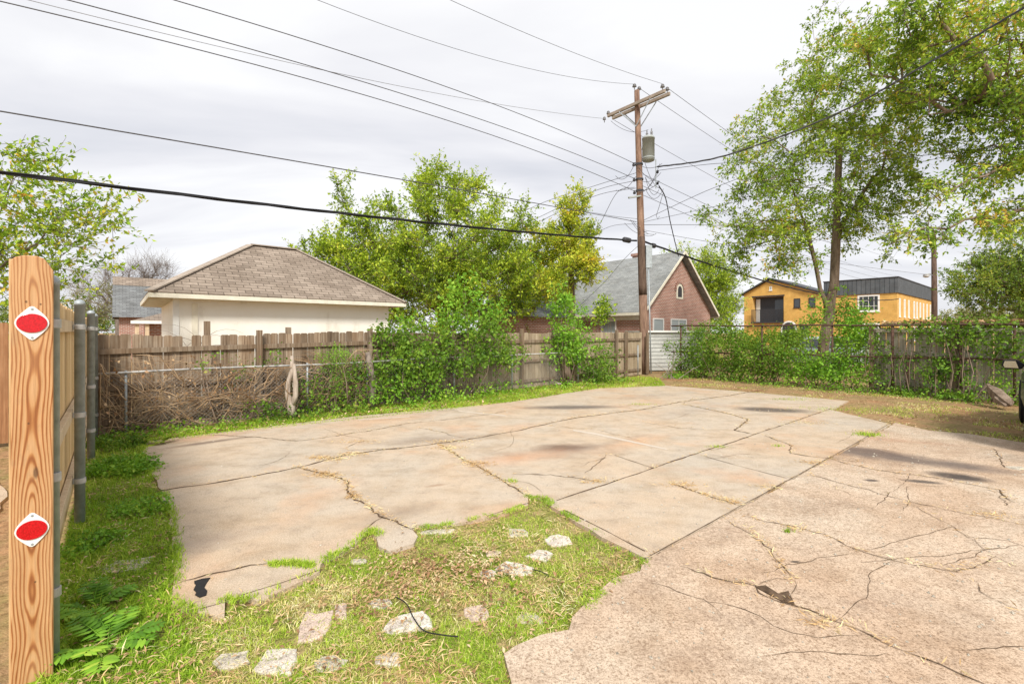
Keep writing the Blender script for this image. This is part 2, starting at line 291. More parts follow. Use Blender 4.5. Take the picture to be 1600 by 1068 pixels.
# ------------------------------------------------------------ mesh helpers
class MB:
    def __init__(s): s.v = []; s.f = []
    def add(s, vs, fs):
        k = len(s.v); s.v += [tuple(x) for x in vs]; s.f += [tuple(i+k for i in f) for f in fs]; return s
    def box(s, x0, x1, y0, y1, z0, z1):
        return s.add([(x0,y0,z0),(x1,y0,z0),(x1,y1,z0),(x0,y1,z0),(x0,y0,z1),(x1,y0,z1),(x1,y1,z1),(x0,y1,z1)],
                     [(0,3,2,1),(4,5,6,7),(0,1,5,4),(1,2,6,5),(2,3,7,6),(3,0,4,7)])
    def beam(s, p, q, w, h, up=(0,0,1)):
        p, q = Vector(p), Vector(q); d = (q-p).normalized(); u = Vector(up)
        sd_ = d.cross(u)
        if sd_.length < 1e-4: sd_ = d.cross(Vector((1,0,0)))
        sd_.normalize(); u = sd_.cross(d).normalized(); vs = []
        for e in (p, q):
            for a, b in ((-1,-1),(1,-1),(1,1),(-1,1)): vs.append(e+sd_*a*w/2+u*b*h/2)
        return s.add(vs, [(0,1,2,3),(7,6,5,4),(0,4,5,1),(1,5,6,2),(2,6,7,3),(3,7,4,0)])
    def tube(s, pts, rad, n=8, cap=True):
        pts = [Vector(p) for p in pts]
        if not hasattr(rad, '__len__'): rad = [rad]*len(pts)
        t = (pts[1]-pts[0]).normalized(); u = t.cross(Vector((0,0,1)))
        if u.length < .05: u = t.cross(Vector((1,0,0)))
        u.normalize(); vs = []
        for i, p in enumerate(pts):
            d = pts[min(i+1, len(pts)-1)]-pts[max(i-1, 0)]
            if d.length > 1e-9: t = d.normalized()
            u = (u-t*u.dot(t)); u = u.normalized() if u.length > 1e-6 else t.orthogonal().normalized()
            w = t.cross(u)
            for k in range(n):
                a = 2*math.pi*k/n; vs.append(p+(u*math.cos(a)+w*math.sin(a))*rad[i])
        fs = []
        for i in range(len(pts)-1):
            for k in range(n): fs.append((i*n+k, i*n+(k+1)%n, (i+1)*n+(k+1)%n, (i+1)*n+k))
        if cap: fs.append(tuple(range(n))[::-1]); fs.append(tuple((len(pts)-1)*n+k for k in range(n)))
        return s.add(vs, fs)
    def prism(s, out, axis, a0, a1):
        """outline of 2D points extruded along axis 'x','y' or 'z' from a0 to a1"""
        def mk(p, a): return {'x': (a, p[0], p[1]), 'y': (p[0], a, p[1]), 'z': (p[0], p[1], a)}[axis]
        n = len(out); vs = [mk(p, a0) for p in out]+[mk(p, a1) for p in out]
        return s.add(vs, [tuple(range(n))[::-1], tuple(range(n, 2*n))]+[(i, (i+1)%n, n+(i+1)%n, n+i) for i in range(n)])
    def slab(s, out, z0, z1):
        """filled horizontal polygon (may be concave) with sides"""
        pts = [Vector((p[0], p[1], 0)) for p in out]; n = len(pts); tri = tessellate_polygon([pts])
        vs = [(p.x, p.y, z1) for p in pts]+[(p.x, p.y, z0) for p in pts]; fs = []
        for t in tri:
            a, b, c = t
            if (pts[b]-pts[a]).cross(pts[c]-pts[a]).z < 0: a, b, c = a, c, b
            fs.append((a, b, c))
        return s.add(vs, fs+[(i, (i+1)%n, n+(i+1)%n, n+i) for i in range(n)])
    def lathe(s, prof, n=16, c=(0,0,0), M_=None):
        vs = []
        for r, z in prof:
            for k in range(n):
                a = 2*math.pi*k/n; v = Vector((r*math.cos(a), r*math.sin(a), z))
                if M_: v = M_ @ v
                vs.append(v+Vector(c))
        m = len(prof); fs = [(i*n+k, i*n+(k+1)%n, (i+1)*n+(k+1)%n, (i+1)*n+k) for i in range(m-1) for k in range(n)]
        return s.add(vs, fs+[tuple(range(n))[::-1], tuple((m-1)*n+k for k in range(n))])
    def build(s, name, mat, parent=None, uv=False, smooth=False, bevel=0, loc=None, rot=0):
        me = bpy.data.meshes.new(name); me.from_pydata(s.v, [], s.f); me.validate(); me.update()
        bm = bmesh.new(); bm.from_mesh(me); bmesh.ops.recalc_face_normals(bm, faces=bm.faces); bm.to_mesh(me); bm.free()
        me.materials.append(mat)
        if uv:
            ul = me.uv_layers.new(name='UVMap')
            for p in me.polygons:
                n = p.normal; t = Vector((0,0,1)).cross(n)
                t = t.normalized() if t.length > .05 else Vector((1,0,0)); b = n.cross(t)
                for li in p.loop_indices:
                    c = me.vertices[me.loops[li].vertex_index].co; ul.data[li].uv = (c.dot(t), c.dot(b))
        if smooth:
            for p in me.polygons: p.use_smooth = True
        o = bpy.data.objects.new(name, me); C.objects.link(o)
        if parent: o.parent = parent
        if loc: o.location = loc
        if rot: o.rotation_euler = (0, 0, rot)
        if bevel:
            b = o.modifiers.new('bevel', 'BEVEL'); b.width = bevel; b.segments = 2; b.limit_method = 'ANGLE'
        return o

def np_obj(name, V, F, mat, parent=None, smooth=False):
    V = np.asarray(V, np.float32); F = np.asarray(F, np.int32); k = F.shape[1]
    me = bpy.data.meshes.new(name); me.vertices.add(len(V)); me.vertices.foreach_set('co', V.ravel())
    me.loops.add(F.size); me.loops.foreach_set('vertex_index', F.ravel())
    me.polygons.add(len(F)); me.polygons.foreach_set('loop_start', np.arange(0, F.size, k, dtype=np.int32))
    me.update(calc_edges=True); me.validate()
    if smooth: me.polygons.foreach_set('use_smooth', np.ones(len(F), bool))
    me.materials.append(mat); o = bpy.data.objects.new(name, me); C.objects.link(o)
    if parent: o.parent = parent
    return o
def tag(o, label=None, cat=None, group=None, kind=None):
    if label: o['label'] = label
    if cat: o['category'] = cat
    if group: o['group'] = group
    if kind: o['kind'] = kind
    return o
def thing(name, label, cat, loc=(0,0,0), rot=0, group=None):
    o = bpy.data.objects.new(name, None); C.objects.link(o); o.location = loc; o.rotation_euler = (0, 0, rot)
    o.empty_display_size = .1; return tag(o, label, cat, group)

def unit(a): return a/np.maximum(np.linalg.norm(a, axis=-1, keepdims=True), 1e-9)
def leaf_quads(pos, d, L, wfrac=.5, flat=.0, fold=.12):
    n = len(pos); d = unit(d); r = rng.normal(size=(n, 3)); r[:, :2] *= (1-flat)
    if flat: r = r*(1-flat)
    up = np.zeros((n, 3)); up[:, 2] = flat*1.5; nn = unit(r+up); w = unit(np.cross(d, nn)); nn = unit(np.cross(w, d))
    L = np.asarray(L).reshape(-1, 1)*np.ones((n, 1)); Wd = L*wfrac/2
    v = np.stack([pos, pos+d*L*.45+w*Wd+nn*L*fold, pos+d*L, pos+d*L*.45-w*Wd+nn*L*fold], 1).reshape(-1, 3)
    f = np.arange(4*n).reshape(n, 4); return v, f
def prisms(p, q, r0, r1):
    """many thin three-sided tapered sticks"""
    n = len(p); d = unit(q-p); u = unit(np.cross(d, unit(rng.normal(size=(n, 3))))); w = np.cross(d, u); vs = []
    for e, r in ((p, r0), (q, r1)):
        r = np.asarray(r).reshape(-1, 1)*np.ones((n, 1))
        for k in range(3):
            a = 2*math.pi*k/3; vs.append(e+(u*math.cos(a)+w*math.sin(a))*r)
    v = np.stack(vs, 1).reshape(-1, 3); b = (np.arange(n)*6)[:, None]
    f = np.concatenate([b+np.array([[k, (k+1)%3, 3+(k+1)%3, 3+k]]) for k in range(3)]); return v, f
def merge(parts):
    V, F, k = [], [], 0
    for v, f in parts: V.append(np.asarray(v)); F.append(np.asarray(f)+k); k += len(v)
    return np.concatenate(V), np.concatenate(F)

def tree(name, label, cat, base, trunk, r0, blobs, nclump, leafmat, bark='bark', leaf=.09, twigs=7, per=12, twl=.5, spread=.8, up=.25, droop=0., step=.45,
         group=None, wfrac=.48, bare=0., crown='crown', shell=.55, tipbias=0.3, twr=.005):
    """trunk: local points from the ground up (list of stems); blobs: (centre, radii, weight) in local coordinates"""
    root = thing(name, label, cat, base, 0, group)
    stems = trunk if hasattr(trunk[0][0], '__len__') else [trunk]
    pos = [Vector(stems[0][0])]; par = [-1]
    def extend(i, target, st=step, wob=.12):
        a = pos[i].copy(); d = Vector(target)-a; n = max(1, int(d.length/st)); side = Vector(rng.normal(size=3))*wob*d.length*.3
        for k in range(1, n+1):
            t = k/n; p = a+d*t+side*math.sin(math.pi*t)+Vector((0, 0, .12*d.length*math.sin(math.pi*t))); pos.append(p); par.append(i); i = len(pos)-1
        return i
    for si, st_ in enumerate(stems):
        if si == 0: i = 0; pts = st_[1:]
        else:
            q = Vector(st_[0]); i = min(range(len(pos)), key=lambda j: (pos[j]-q).length); pts = st_[1:]
        for p in pts: i = extend(i, p, step, .03)
    nst = len(pos)
    ws = np.array([b[2] for b in blobs], float); ws /= ws.sum(); tg = []
    for _ in range(nclump):
        c, rd, _w = blobs[rng.choice(len(blobs), p=ws)]
        d = unit(rng.normal(size=3)); r = rng.uniform(shell**3, 1)**(1/3)
        tg.append(np.array(c)+d*r*np.array(rd))
    tg = np.array(tg); tz = np.array(stems[0][-1]); tg = tg[np.argsort(np.linalg.norm(tg-tz, axis=1))]
    arr = np.array([tuple(p) for p in pos]); plen = np.zeros(len(pos)); lo = max(1, int(nst*.35)); ends = []
    zmin = stems[0][-1][2]*.45
    for t in tg:
        ok = arr[:, 2] > zmin
        dist = np.linalg.norm(arr-t, axis=1)+plen*.18+np.where(ok, 0, 50)+np.maximum(0, arr[:, 2]-t[2])*.4
        j = int(np.argmin(dist)); k = len(pos); e = extend(j, t)
        nw = [tuple(p) for p in pos[k:]]
        if nw:
            arr = np.vstack([arr, nw]); pl = plen[j]+np.arange(1, len(nw)+1)*step; plen = np.concatenate([plen, pl])
        ends.append(e)
    N = len(pos); cnt = np.zeros(N)
    for e in ends: cnt[e] += 1
    for i in range(N-1, 0, -1): cnt[par[i]] += cnt[i]
    cnt = np.maximum(cnt, .3); rad = np.maximum(r0*(cnt/cnt[0])**.62, .004)
    kids = [[] for _ in range(N)]
    for i in range(1, N): kids[par[i]].append(i)
    mb = MB(); st = [(0, None)]
    while st:
        i, p0 = st.pop(); ch = [] if p0 is None else [p0]; start = i; ch.append(i)
        while kids[i]:
            ks = sorted(kids[i], key=lambda q: -cnt[q])
            for q in ks[1:]: st.append((q, i))
            i = ks[0]; ch.append(i)
        if len(ch) > 1:
            rr = [rad[q] for q in ch]
            if p0 is not None: rr[0] = min(rad[p0], rad[start]*1.15)
            mb.tube([pos[q] for q in ch], rr, 10 if rad[start] > .06 else (6 if rad[start] > .02 else 4), True)
    # flared foot
    tr = mb.build('trunk', M[bark], root, smooth=True)
    E = np.array([tuple(pos[e]) for e in ends]); D = np.array([tuple(pos[e]-pos[par[e]]) for e in ends]); D = unit(D)
    n = len(E)*twigs; p = np.repeat(E, twigs, 0); dd = np.repeat(D, twigs, 0)
    p = p-dd*rng.uniform(0, twl*.8, (n, 1))
    dr = unit(dd*(1-spread)+rng.normal(size=(n, 3))*spread*.6+np.array([0, 0, up])); ln = twl*rng.uniform(.5, 1.25, (n, 1)); q = p+dr*ln; q[:, 2] -= droop*ln[:, 0]
    v, f = prisms(p, q, twr, twr*.45)
    np_obj('twigs', v, f, M[bark], root)
    keep = rng.uniform(size=n) > bare; p, q, dr = p[keep], q[keep], dr[keep]; n = len(p)
    if n and leafmat:
        t = rng.uniform(.15, 1.05, (n*per, 1)); pp = np.repeat(p, per, 0); qq = np.repeat(q, per, 0); d2 = np.repeat(unit(q-p), per, 0)
        pts = pp+(qq-pp)*t+rng.normal(size=(n*per, 3))*leaf*.25
        ld = d2*.6+rng.normal(size=(n*per, 3))*.65+np.array([0, 0, -.25*(droop+.4)])
        v, f = leaf_quads(pts, ld, leaf*rng.uniform(.6, 1.3, n*per), wfrac, .35)
        np_obj(crown, v, f, M[leafmat], root)
    return root

def in_poly(pts, poly):
    x, y = pts[:, 0], pts[:, 1]; ins = np.zeros(len(pts), bool); n = len(poly)
    for i in range(n):
        x1, y1 = poly[i][:2]; x2, y2 = poly[(i+1)%n][:2]
        if y1 == y2: continue
        c = ((y1 > y) != (y2 > y)) & (x < (x2-x1)*(y-y1)/(y2-y1)+x1); ins ^= c
    return ins
def sample(poly, n, fall=None):
    a = np.array([p[:2] for p in poly]); lo, hi = a.min(0), a.max(0); out = []; tot = 0
    for _ in range(60):
        p = rng.uniform(lo, hi, (n*2, 2)); p = p[in_poly(p, poly)]
        if fall:
            dist = np.linalg.norm(p, axis=1); p = p[rng.uniform(size=len(p)) < np.clip((fall/np.maximum(dist, .1))**2, 0, 1)]
        out.append(p); tot += len(p)
        if tot >= n: break
    return np.concatenate(out)[:n]
def blades(pts, h, w, z=0., lean=.6, seg=2):
    n = len(pts); b = np.c_[pts, np.full(n, z)]; ang = rng.uniform(0, 2*math.pi, n); s = np.c_[np.cos(ang), np.sin(ang), np.zeros(n)]
    ln = rng.uniform(.1, lean, (n, 1)); a2 = ang+rng.normal(size=n)*1.2; d = np.c_[np.cos(a2), np.sin(a2), np.zeros(n)]
    H = h*rng.uniform(.4, 1.3, (n, 1)); upv = np.array([[0, 0, 1.]]); Wd = w*rng.uniform(.6, 1.3, (n, 1))
    mid = b+upv*H*.55*(1-.3*ln)+d*H*ln*.35; tip = b+upv*H*(1-.65*ln)+d*H*ln*1.25
    v = np.stack([b-s*Wd/2, b+s*Wd/2, mid+s*Wd*.4, mid-s*Wd*.4, tip+s*Wd*.07, tip-s*Wd*.07], 1).reshape(-1, 3)
    k = (np.arange(n)*6)[:, None]; f = np.concatenate([k+np.array([[0, 1, 2, 3]]), k+np.array([[3, 2, 4, 5]])]); return v, f

# ------------------------------------------------------------ ground
GZ = -.03
mb = MB(); n_ = 40; ext = 500
mb.add([(-ext, -ext, GZ), (ext, -ext, GZ), (ext, ext, GZ), (-ext, ext, GZ)], [(0, 1, 2, 3)])
tag(mb.build('ground', M['ground']), kind='structure')

def jit(pts, amp=.03, seg=.25):
    out = []; n = len(pts)
    for i in range(n):
        a, b = pts[i], pts[(i+1)%n]; d = (b-a); m = max(1, int(d.length/seg)) if d.length < 8 else 1
        for k in range(m):
            p = a+d*k/m; am = 0 if (a.length > 40 or b.length > 40) else amp
            out.append(Vector((p.x+random.uniform(-am, am), p.y+random.uniform(-am, am), 0)))
    return out
# outline of the smooth lot (left) and of the coarse drive (right), measured on the ground
top_edge = [(222,690),(300,680),(400,668),(560,649),(700,637),(800,627),(862,617),(935,606),(1040,602),(1180,613),(1326,626)]
seam = [(1392,662),(1337,692),(1252,738.5),(1132,804),(1008,872)]
lot_low = [(980,858),(940,838),(900,815),(862,790),(852,778),(828,773),(826,788),(790,801),(740,812),(700,819),(652,820),(640,826),(654,838),(648,848),(612,860),(592,853),(590,838),(580,828),(560,848),(535,862),(512,872),(500,881),(497,893),(470,908),(440,922),(404,938),(380,932),(354,936),(346,962),(318,962),(272,944),(266,930),(268,905),(274,862),(263,800),(240,740),(220,715)]
lot = [G(*p) for p in top_edge+[(1300,640),(1340,650)]+seam+lot_low]
mb = MB().slab(jit(lot, .018, .14), -.12, 0.0)
sA = []
def SG(px, py, rx, ry, c, amt, soft, ang=0.): g = G(px, py); return (g.x, g.y, rx, ry, ang, c, amt, soft)
st_l = [SG(885,699,.62,.28,(.13,.075,.05),.85,.5,.2), SG(892,636,1.3,.35,(.10,.085,.075),.8,.4,.1), SG(1205,640,.95,.42,(.085,.075,.07),.85,.35,-.3),
        SG(625,800,.55,.22,(.24,.18,.13),.55,.9,.6), SG(680,686,1.1,.4,(.25,.19,.15),.55,.9,.3), SG(870,705,1.3,.5,(.30,.22,.17),.5,.9,.2),
        SG(330,690,.7,.12,(.14,.10,.08),.75,.5,.75), SG(310,684,.9,.3,(.50,.24,.12),.5,.9,.7), SG(605,655,1.6,.45,(.58,.33,.18),.45,.9,.7), SG(812,715,.9,.35,(.62,.30,.15),.45,.9,.5),
        SG(680,758,.16,.05,(.28,.16,.09),.6,.7,.4), SG(300,850,.7,.25,(.36,.29,.24),.55,.9,.6), SG(540,810,.6,.2,(.48,.34,.22),.45,.9,.5), SG(990,690,1.1,.3,(.62,.33,.17),.45,.9,.7),
        SG(1020,618,2.0,.4,(.28,.23,.19),.4,.9,.5), SG(1080,640,2.0,.5,(.36,.33,.30),.4,.9,.7), SG(960,690,.9,.15,(.30,.24,.19),.45,.8,.7)]
st_r = [SG(1410,716,1.55,.33,(.13,.105,.095),.85,.45,-.62), SG(1352,703,.7,.25,(.12,.09,.08),.8,.4,-.6), SG(1497,744,.34,.2,(.055,.048,.048),.92,.3,-.5), SG(1440,752,.22,.08,(.08,.07,.065),.85,.3,-.3), SG(1362,750,.10,.06,(.06,.05,.05),.85,.3),
        SG(1560,712,1.2,.5,(.26,.20,.16),.5,.9,-.5), SG(1290,790,.75,.3,(.22,.145,.10),.6,.95,.4), SG(1130,830,.5,.2,(.24,.16,.12),.55,.95,.5), SG(1160,970,.4,.13,(.20,.14,.105),.6,.95,-.2), SG(1380,940,.42,.2,(.24,.16,.12),.5,.95,.2), SG(1243,877,.05,.018,(.03,.03,.03),.9,.3),
        SG(1330,682,.9,.3,(.45,.20,.11),.5,.9,-.3), SG(1430,690,.8,.16,(.35,.17,.10),.6,.8,-.5), SG(1100,1030,.5,.16,(.25,.17,.12),.5,.95,-.2)]
tag(mb.build('parking_lot', m_concrete('smooth stained concrete', False, st_l)), kind='structure')
drv_low = [(1004,880),(1000,892),(962,900),(925,932),(893,962),(892,985),(850,992),(806,1008),(786,1022),(796,1072)]
drv = [G(1400,660),G(1450,672),G(1520,678),G(1600,691)]+[Vector((13,8.4,0)), Vector((40, -10, 0)), Vector((40, -40, 0)), Vector((-1.0, -40, 0)), Vector((-.6, 0.4, 0)), G(800,1180)] + [G(*p) for p in drv_low[::-1]]+[G(x+3, y+1.2) for x, y in seam[::-1][0:]]
mb = MB().slab(jit(drv, .015, .14), -.12, .0)
tag(mb.build('driveway', m_concrete('coarse aggregate concrete', True, st_r)), kind='structure')
# the neighbour's drive on the far side of the new fence
nd = [Vector((-2.75, 1.9, 0)), Vector((-2.2, .2, 0)), Vector((-12, .2, 0)), Vector((-12, 5.6, 0)), Vector((-6.9, 5.9, 0)), Vector((-5.2, 4.8, 0))]
tag(MB().slab(jit(nd, .02, .2), -.12, 0).build('path', bpy.data.materials['smooth stained concrete']), kind='structure')

# joints, cracks and the soil that fills them
def strip(mb, pts, w, z=.004, jitter=.02, seg=.10, taper=True):
    g = [G(*p) for p in pts]; line = []
    for a, b in zip(g[:-1], g[1:]):
        m = max(1, int((b-a).length/seg))
        for k in range(m): line.append(a+(b-a)*k/m)
    line.append(g[-1]); off = 0; L_ = []; n = len(line)
    for i, p in enumerate(line):
        d = (line[min(i+1, n-1)]-line[max(i-1, 0)]).normalized(); s = Vector((-d.y, d.x, 0)); off = off*.75+random.uniform(-jitter, jitter)
        ww = w*random.uniform(.35, 1.35)*(min(1, (i+1)/4, (n-i)/4) if taper else 1); c = p+s*off
        L_.append((c+s*ww/2, c-s*ww/2))
    vs = [q+Vector((0, 0, z)) for pr in L_ for q in pr]; mb.add(vs, [(2*i, 2*i+1, 2*i+3, 2*i+2) for i in range(n-1)])
    return line
J = [([(870,782),(1020,731),(1175,680),(1298,638)], .028, .008), ([(243,767),(320,756),(400,743),(470,730),(537,712),(600,702),(725,687),(800,674),(900,652),(1000,640),(1060,628),(1140,618),(1190,608)], .04, .02),
     ([(1008,872),(1132,804),(1252,738.5),(1337,692),(1392,660)], .012, .003), ([(880,796),(940,826),(1007,861)], .016, .004), ([(376,930),(440,910),(497,891)], .010, .002), ([(312,951),(350,940)], .010, .002),
     ([(960,711),(1020,731)], .016, .006), ([(1100,712),(1165,730),(1230,747)], .013, .006), ([(1050,755),(1100,772),(1150,787)], .022, .02), ([(760,806),(826,785)], .012, .002), ([(717,642),(700,639)], .01, .002)]
K = [([(331,679),(400,683),(462,689),(510,683),(564,675),(635,662),(740,650),(800,641)], .016), ([(462,730),(510,740),(537,752),(552,775),(597,805),(625,818),(648,827)], .024), ([(684,692),(725,719),(760,738),(796,755),(826,775)], .022),
     ([(800,740),(860,741),(910,747),(936,754)], .018), ([(945,710),(930,724),(915,740)], .012), ([(1070,632),(1120,642),(1170,655),(1150,672),(1180,679)], .026), ([(1195,680),(1240,697),(1236,708),(1290,716),(1340,722)], .016),
     ([(1265,740),(1340,760),(1425,785),(1510,801),(1600,820)], .014), ([(1295,716),(1370,735),(1450,745),(1520,757),(1560,765),(1585,785)], .014), ([(1132,808),(1180,835),(1205,858),(1224,889),(1236,905)], .013),
     ([(1062,882),(1127,906),(1180,915),(1186,926),(1220,940),(1259,954),(1320,976),(1381,1002),(1469,1042),(1534,1068),(1600,1100)], .014), ([(1151,803),(1232,823),(1285,836),(1337,858),(1410,878),(1490,891),(1556,871),(1596,889)], .012),
     ([(1504,897),(1534,924),(1595,956)], .010), ([(1420,788),(1469,812),(1530,849),(1560,868)], .008), ([(1550,700),(1562,716),(1575,730),(1612,736)], .014), ([(271,914),(320,902),(376,889),(420,882)], .022), ([(599,805),(585,818),(571,829)], .018),
     ([(537,702),(601,702),(650,700)], .012), ([(654,668),(690,675),(725,685)], .010), ([(560,690),(537,700)], .012), ([(1188,915),(1215,905),(1236,905)], .012), ([(1555,765),(1575,790),(1600,797)], .012), ([(1240,905),(1240,930)], .01),
     ([(1010,660),(1060,668),(1100,671)], .010), ([(860,665),(940,672),(1010,690)], .006), ([(1265,742),(1320,757)], .008), ([(1210,600),(1192,608)], .01), ([(1085,622),(1065,632)], .01), ([(1480,891),(1470,884),(1440,880)], .007), ([(1300,760),(1330,775),(1390,788)], .006), ([(1500,664),(1570,680)], .008)]
mb = MB(); crack_lines = []
for pts, w, jt in J: crack_lines.append(strip(mb, pts, w*.8, .003, jt, .10, False))
for pts, w in K: crack_lines.append(strip(mb, pts, w*(.62 if pts[0][1] > 735 else .9), .005, .022, .055))
_rc = random.Random(5)
for _ in range(46):
    x, y = _rc.uniform(300, 1580), _rc.uniform(650, 1040)
    if y > 760 and x < 1010: continue
    a_ = _rc.uniform(-.9, .5); q_ = [(x, y)]
    for k in range(_rc.randint(3, 8)): a_ += _rc.uniform(-.5, .5); st_ = (y-600)*.09+5; x += math.cos(a_)*st_; y += math.sin(a_)*st_*.45; q_.append((x, y))
    strip(mb, q_, .0055, .0025, .012, .05)
mb.slab([G(1180,917),G(1196,915),G(1216,928),G(1232,924),G(1242,945),G(1222,940)], .004, .0075)
tag(mb.build('soil_joint', M['crack']), 'dark soil filled joints and cracks across the concrete', kind='stuff')
mb = MB()
for q in ([(896,671),(930,676),(1040,700),(1044,703),(930,679),(895,673)], [(717,641.2),(790,648.5),(790,650),(716,642.6)], [(560,655),(640,650),(640,651),(560,656)]):
    mb.slab([G(*p) for p in q], .001, .0035)
tag(mb.build('bay_marking', m_plain('worn white paint', (.55, .475, .39), .8, 0, .12, 30)), kind='structure')
tp = [(304,908),(316,904),(329,903),(326,907),(322,912),(320,918),(324,923),(322,930),(312,933),(304,930),(308,925),(303,921),(306,914)]
tag(MB().slab(jit([G(*p) for p in tp], .004, .03), .001, .006).build('tar_patch', M['tar']), 'small glossy black tar blot near the left tip of the slab', 'tar patch')

# ------------------------------------------------------------ grass and litter (stuff)
grass_patch = [G(*p) for p in [(1004,878),(980,860),(940,840),(900,817),(862,792),(850,776),(828,775),(826,790),(790,803),(740,814),(652,822),(648,850),(612,862),(592,855),(580,830),(560,850),(512,874),(497,895),(440,924),(404,940),(354,938),(346,964),(318,964),(272,948),(262,1000),(200,1090),(450,1400),(780,1300),(796,1072),(786,1022),(806,1008),(850,992),(892,985),(893,962),(925,932),(962,900),(1000,892)]]
left_strip = [G(*p) for p in [(222,692),(160,684)]]+[Vector((-6.5,7.2,0)), Vector((-5.55,6.02,0)), Vector((-3.80,3.98,0)), Vector((-2.32,2.26,0)), Vector((-1.5,1.3,0)), Vector((-.9,1.2,0)), G(330,1090), G(290,985), G(268,944), G(266,925), G(272,862), G(262,800), G(240,742), G(219,715)]
strip_a = [G(*p) for p in [(160,684),(222,690),(300,681),(400,669),(560,650),(700,638),(800,628),(862,618),(935,607),(1040,603),(1030,590),(1000,587),(870,600),(700,620),(570,636),(400,655),(250,672)]]
strip_b = [G(*p) for p in [(1040,603),(1180,614),(1326,627),(1300,641),(1340,651),(1400,661),(1450,673),(1520,679),(1600,692)]]+[Vector((12.5, 9.2, 0)), Vector((12.2, 10.4, 0)), G(1394,613), G(1208,598), G(1062,587)]
def grass_obj(name, label, sets, mat):
    V = merge([blades(*s) for s in sets]); return tag(np_obj(name, V[0], V[1], M[mat]), label, kind='stuff')
def m_turf():
    t = NT('straw thatch'); v = t.co(); a = t.noise(v, 5, 5, .7); b = t.noise(v, 60, 4, .8)
    k = t.ramp(a, [(.36, (.20, .22, .05)), (.5, (.36, .33, .12)), (.62, (.50, .38, .20))])
    k = t.mix(1, k, t.ramp(b, [(.36, (.35, .32, .28)), (.5, (.95, .95, .9)), (.64, (1.3, 1.25, 1.1))]), 'MULTIPLY')
    t.col(k, .95, .05).bump(b, .9, .02); return t.m
M['turf'] = m_turf()
tag(MB().slab(grass_patch, GZ-.05, GZ+.004).build('lawn', M['turf']), kind='structure')
tag(MB().slab(left_strip, GZ-.05, GZ+.008).build('lawn', M['turf']), kind='structure')
def nz(p, f, sd_=0.):
    x, y = p[:, 0]*f, p[:, 1]*f
    return (np.sin(x*1.3+1.7*np.sin(y*.9+sd_)+sd_)+np.sin(y*1.7+1.3*np.sin(x*1.1+2*sd_))+.7*np.sin(x*2.9+y*2.3+sd_)+.6*np.sin(x*5.1-y*4.3+3*sd_)+.5*np.sin(9.7*x+7.3*y))/4.8+.5
def thin(p, f, lo, hi, sd_=0.): return p[rng.uniform(size=len(p)) < np.clip((nz(p, f, sd_)-lo)/(hi-lo), 0, 1)]
sp = sample(grass_patch, 130000, 1.9)
g1 = thin(sp[:55000], 5, .2, .7, 1); g2 = thin(sp[55000:112000], 6, .34, .66, 2.2); g3 = sp[112000:]
grass_obj('grass', 'half dry short grass on the broken patch in front', [(g1, .026, .0042, GZ+.006, 1.6), (thin(g3, 9, .5, .8, 5), .05, .005, GZ, 1.3)], 'grass_mix')
grass_obj('grass', 'green tufts in the broken patch', [(g2, .036, .0048, GZ, 1.4)], 'grass')
_p = thin(sample(grass_patch, 15000, 2.0), 4, .35, .8, 4); _n = len(_p); _V = leaf_quads(np.c_[_p, GZ+.012+rng.uniform(0, .022, _n)], np.c_[rng.normal(size=(_n, 2)), rng.normal(size=_n)*.15], .055*rng.uniform(.4, 1.4, _n), .085, .6, .12)
tag(np_obj('straw', _V[0], _V[1], M['straw']), 'dead straw blades lying flat over the broken patch', kind='stuff')
_p = thin(sample(left_strip, 6000, 3.0), 4, .4, .8, 4); _n = len(_p); _V = leaf_quads(np.c_[_p, GZ+.02+rng.uniform(0, .03, _n)], np.c_[rng.normal(size=(_n, 2)), rng.normal(size=_n)*.15], .06*rng.uniform(.4, 1.4, _n), .085, .6, .12)
tag(np_obj('straw', _V[0], _V[1], M['straw']), 'dead straw blades lying in the grass by the new fence', kind='stuff')
ls = sample(left_strip, 88000, 2.4)
grass_obj('grass', 'lush green grass along the new fence', [(thin(ls[:64000], 5, .12, .5, 3), .052, .0058, GZ, 1.4), (thin(ls[64000:], 3, .42, .7, 6), .085, .0075, GZ, 1.2), (sample(left_strip, 6000, 5), .07, .008, GZ, 1.2)], 'grass')
grass_obj('grass', 'green verge below the old fence', [(sample(strip_a, 42000, 9), .085, .011, GZ, .9)], 'grass')
grass_obj('grass', 'sparse grass on the dirt by the vine fence', [(thin(sample(strip_b, 16000, 12), 1.6, .5, .75, 7), .05, .011, GZ, .9)], 'grass_mix')
# green edge tufts spilling on to the slab
def along(pts, n, amp):
    g = [G(*p) for p in pts]; out = []
    ls = [(b-a).length for a, b in zip(g[:-1], g[1:])]; tot = sum(ls)
    for _ in range(n):
        i = rng.choice(len(ls), p=np.array(ls)/tot); p = g[i].lerp(g[i+1], rng.uniform()); out.append((p.x+rng.normal()*amp, p.y+rng.normal()*amp))
    return np.array(out)
eg = along([(222,690),(220,715),(240,740),(263,800),(274,862),(268,905),(266,930),(272,944),(318,962),(346,962),(354,936),(404,938),(440,922),(497,893),(512,872),(560,848),(580,828),(590,838)], 9000, .03)
eg2 = along([(640,824),(700,819),(790,801),(826,788),(828,773),(852,778),(862,790),(940,838),(1004,876),(962,900),(893,962)], 7000, .028)
eg3 = along([(425,882),(450,880),(490,884)], 900, .02); eg4 = along([(222,692),(400,670),(700,639),(862,618)], 5000, .05)
eg = thin(eg, 8, .3, .7, 1); eg2 = thin(eg2, 9, .42, .8, 2)
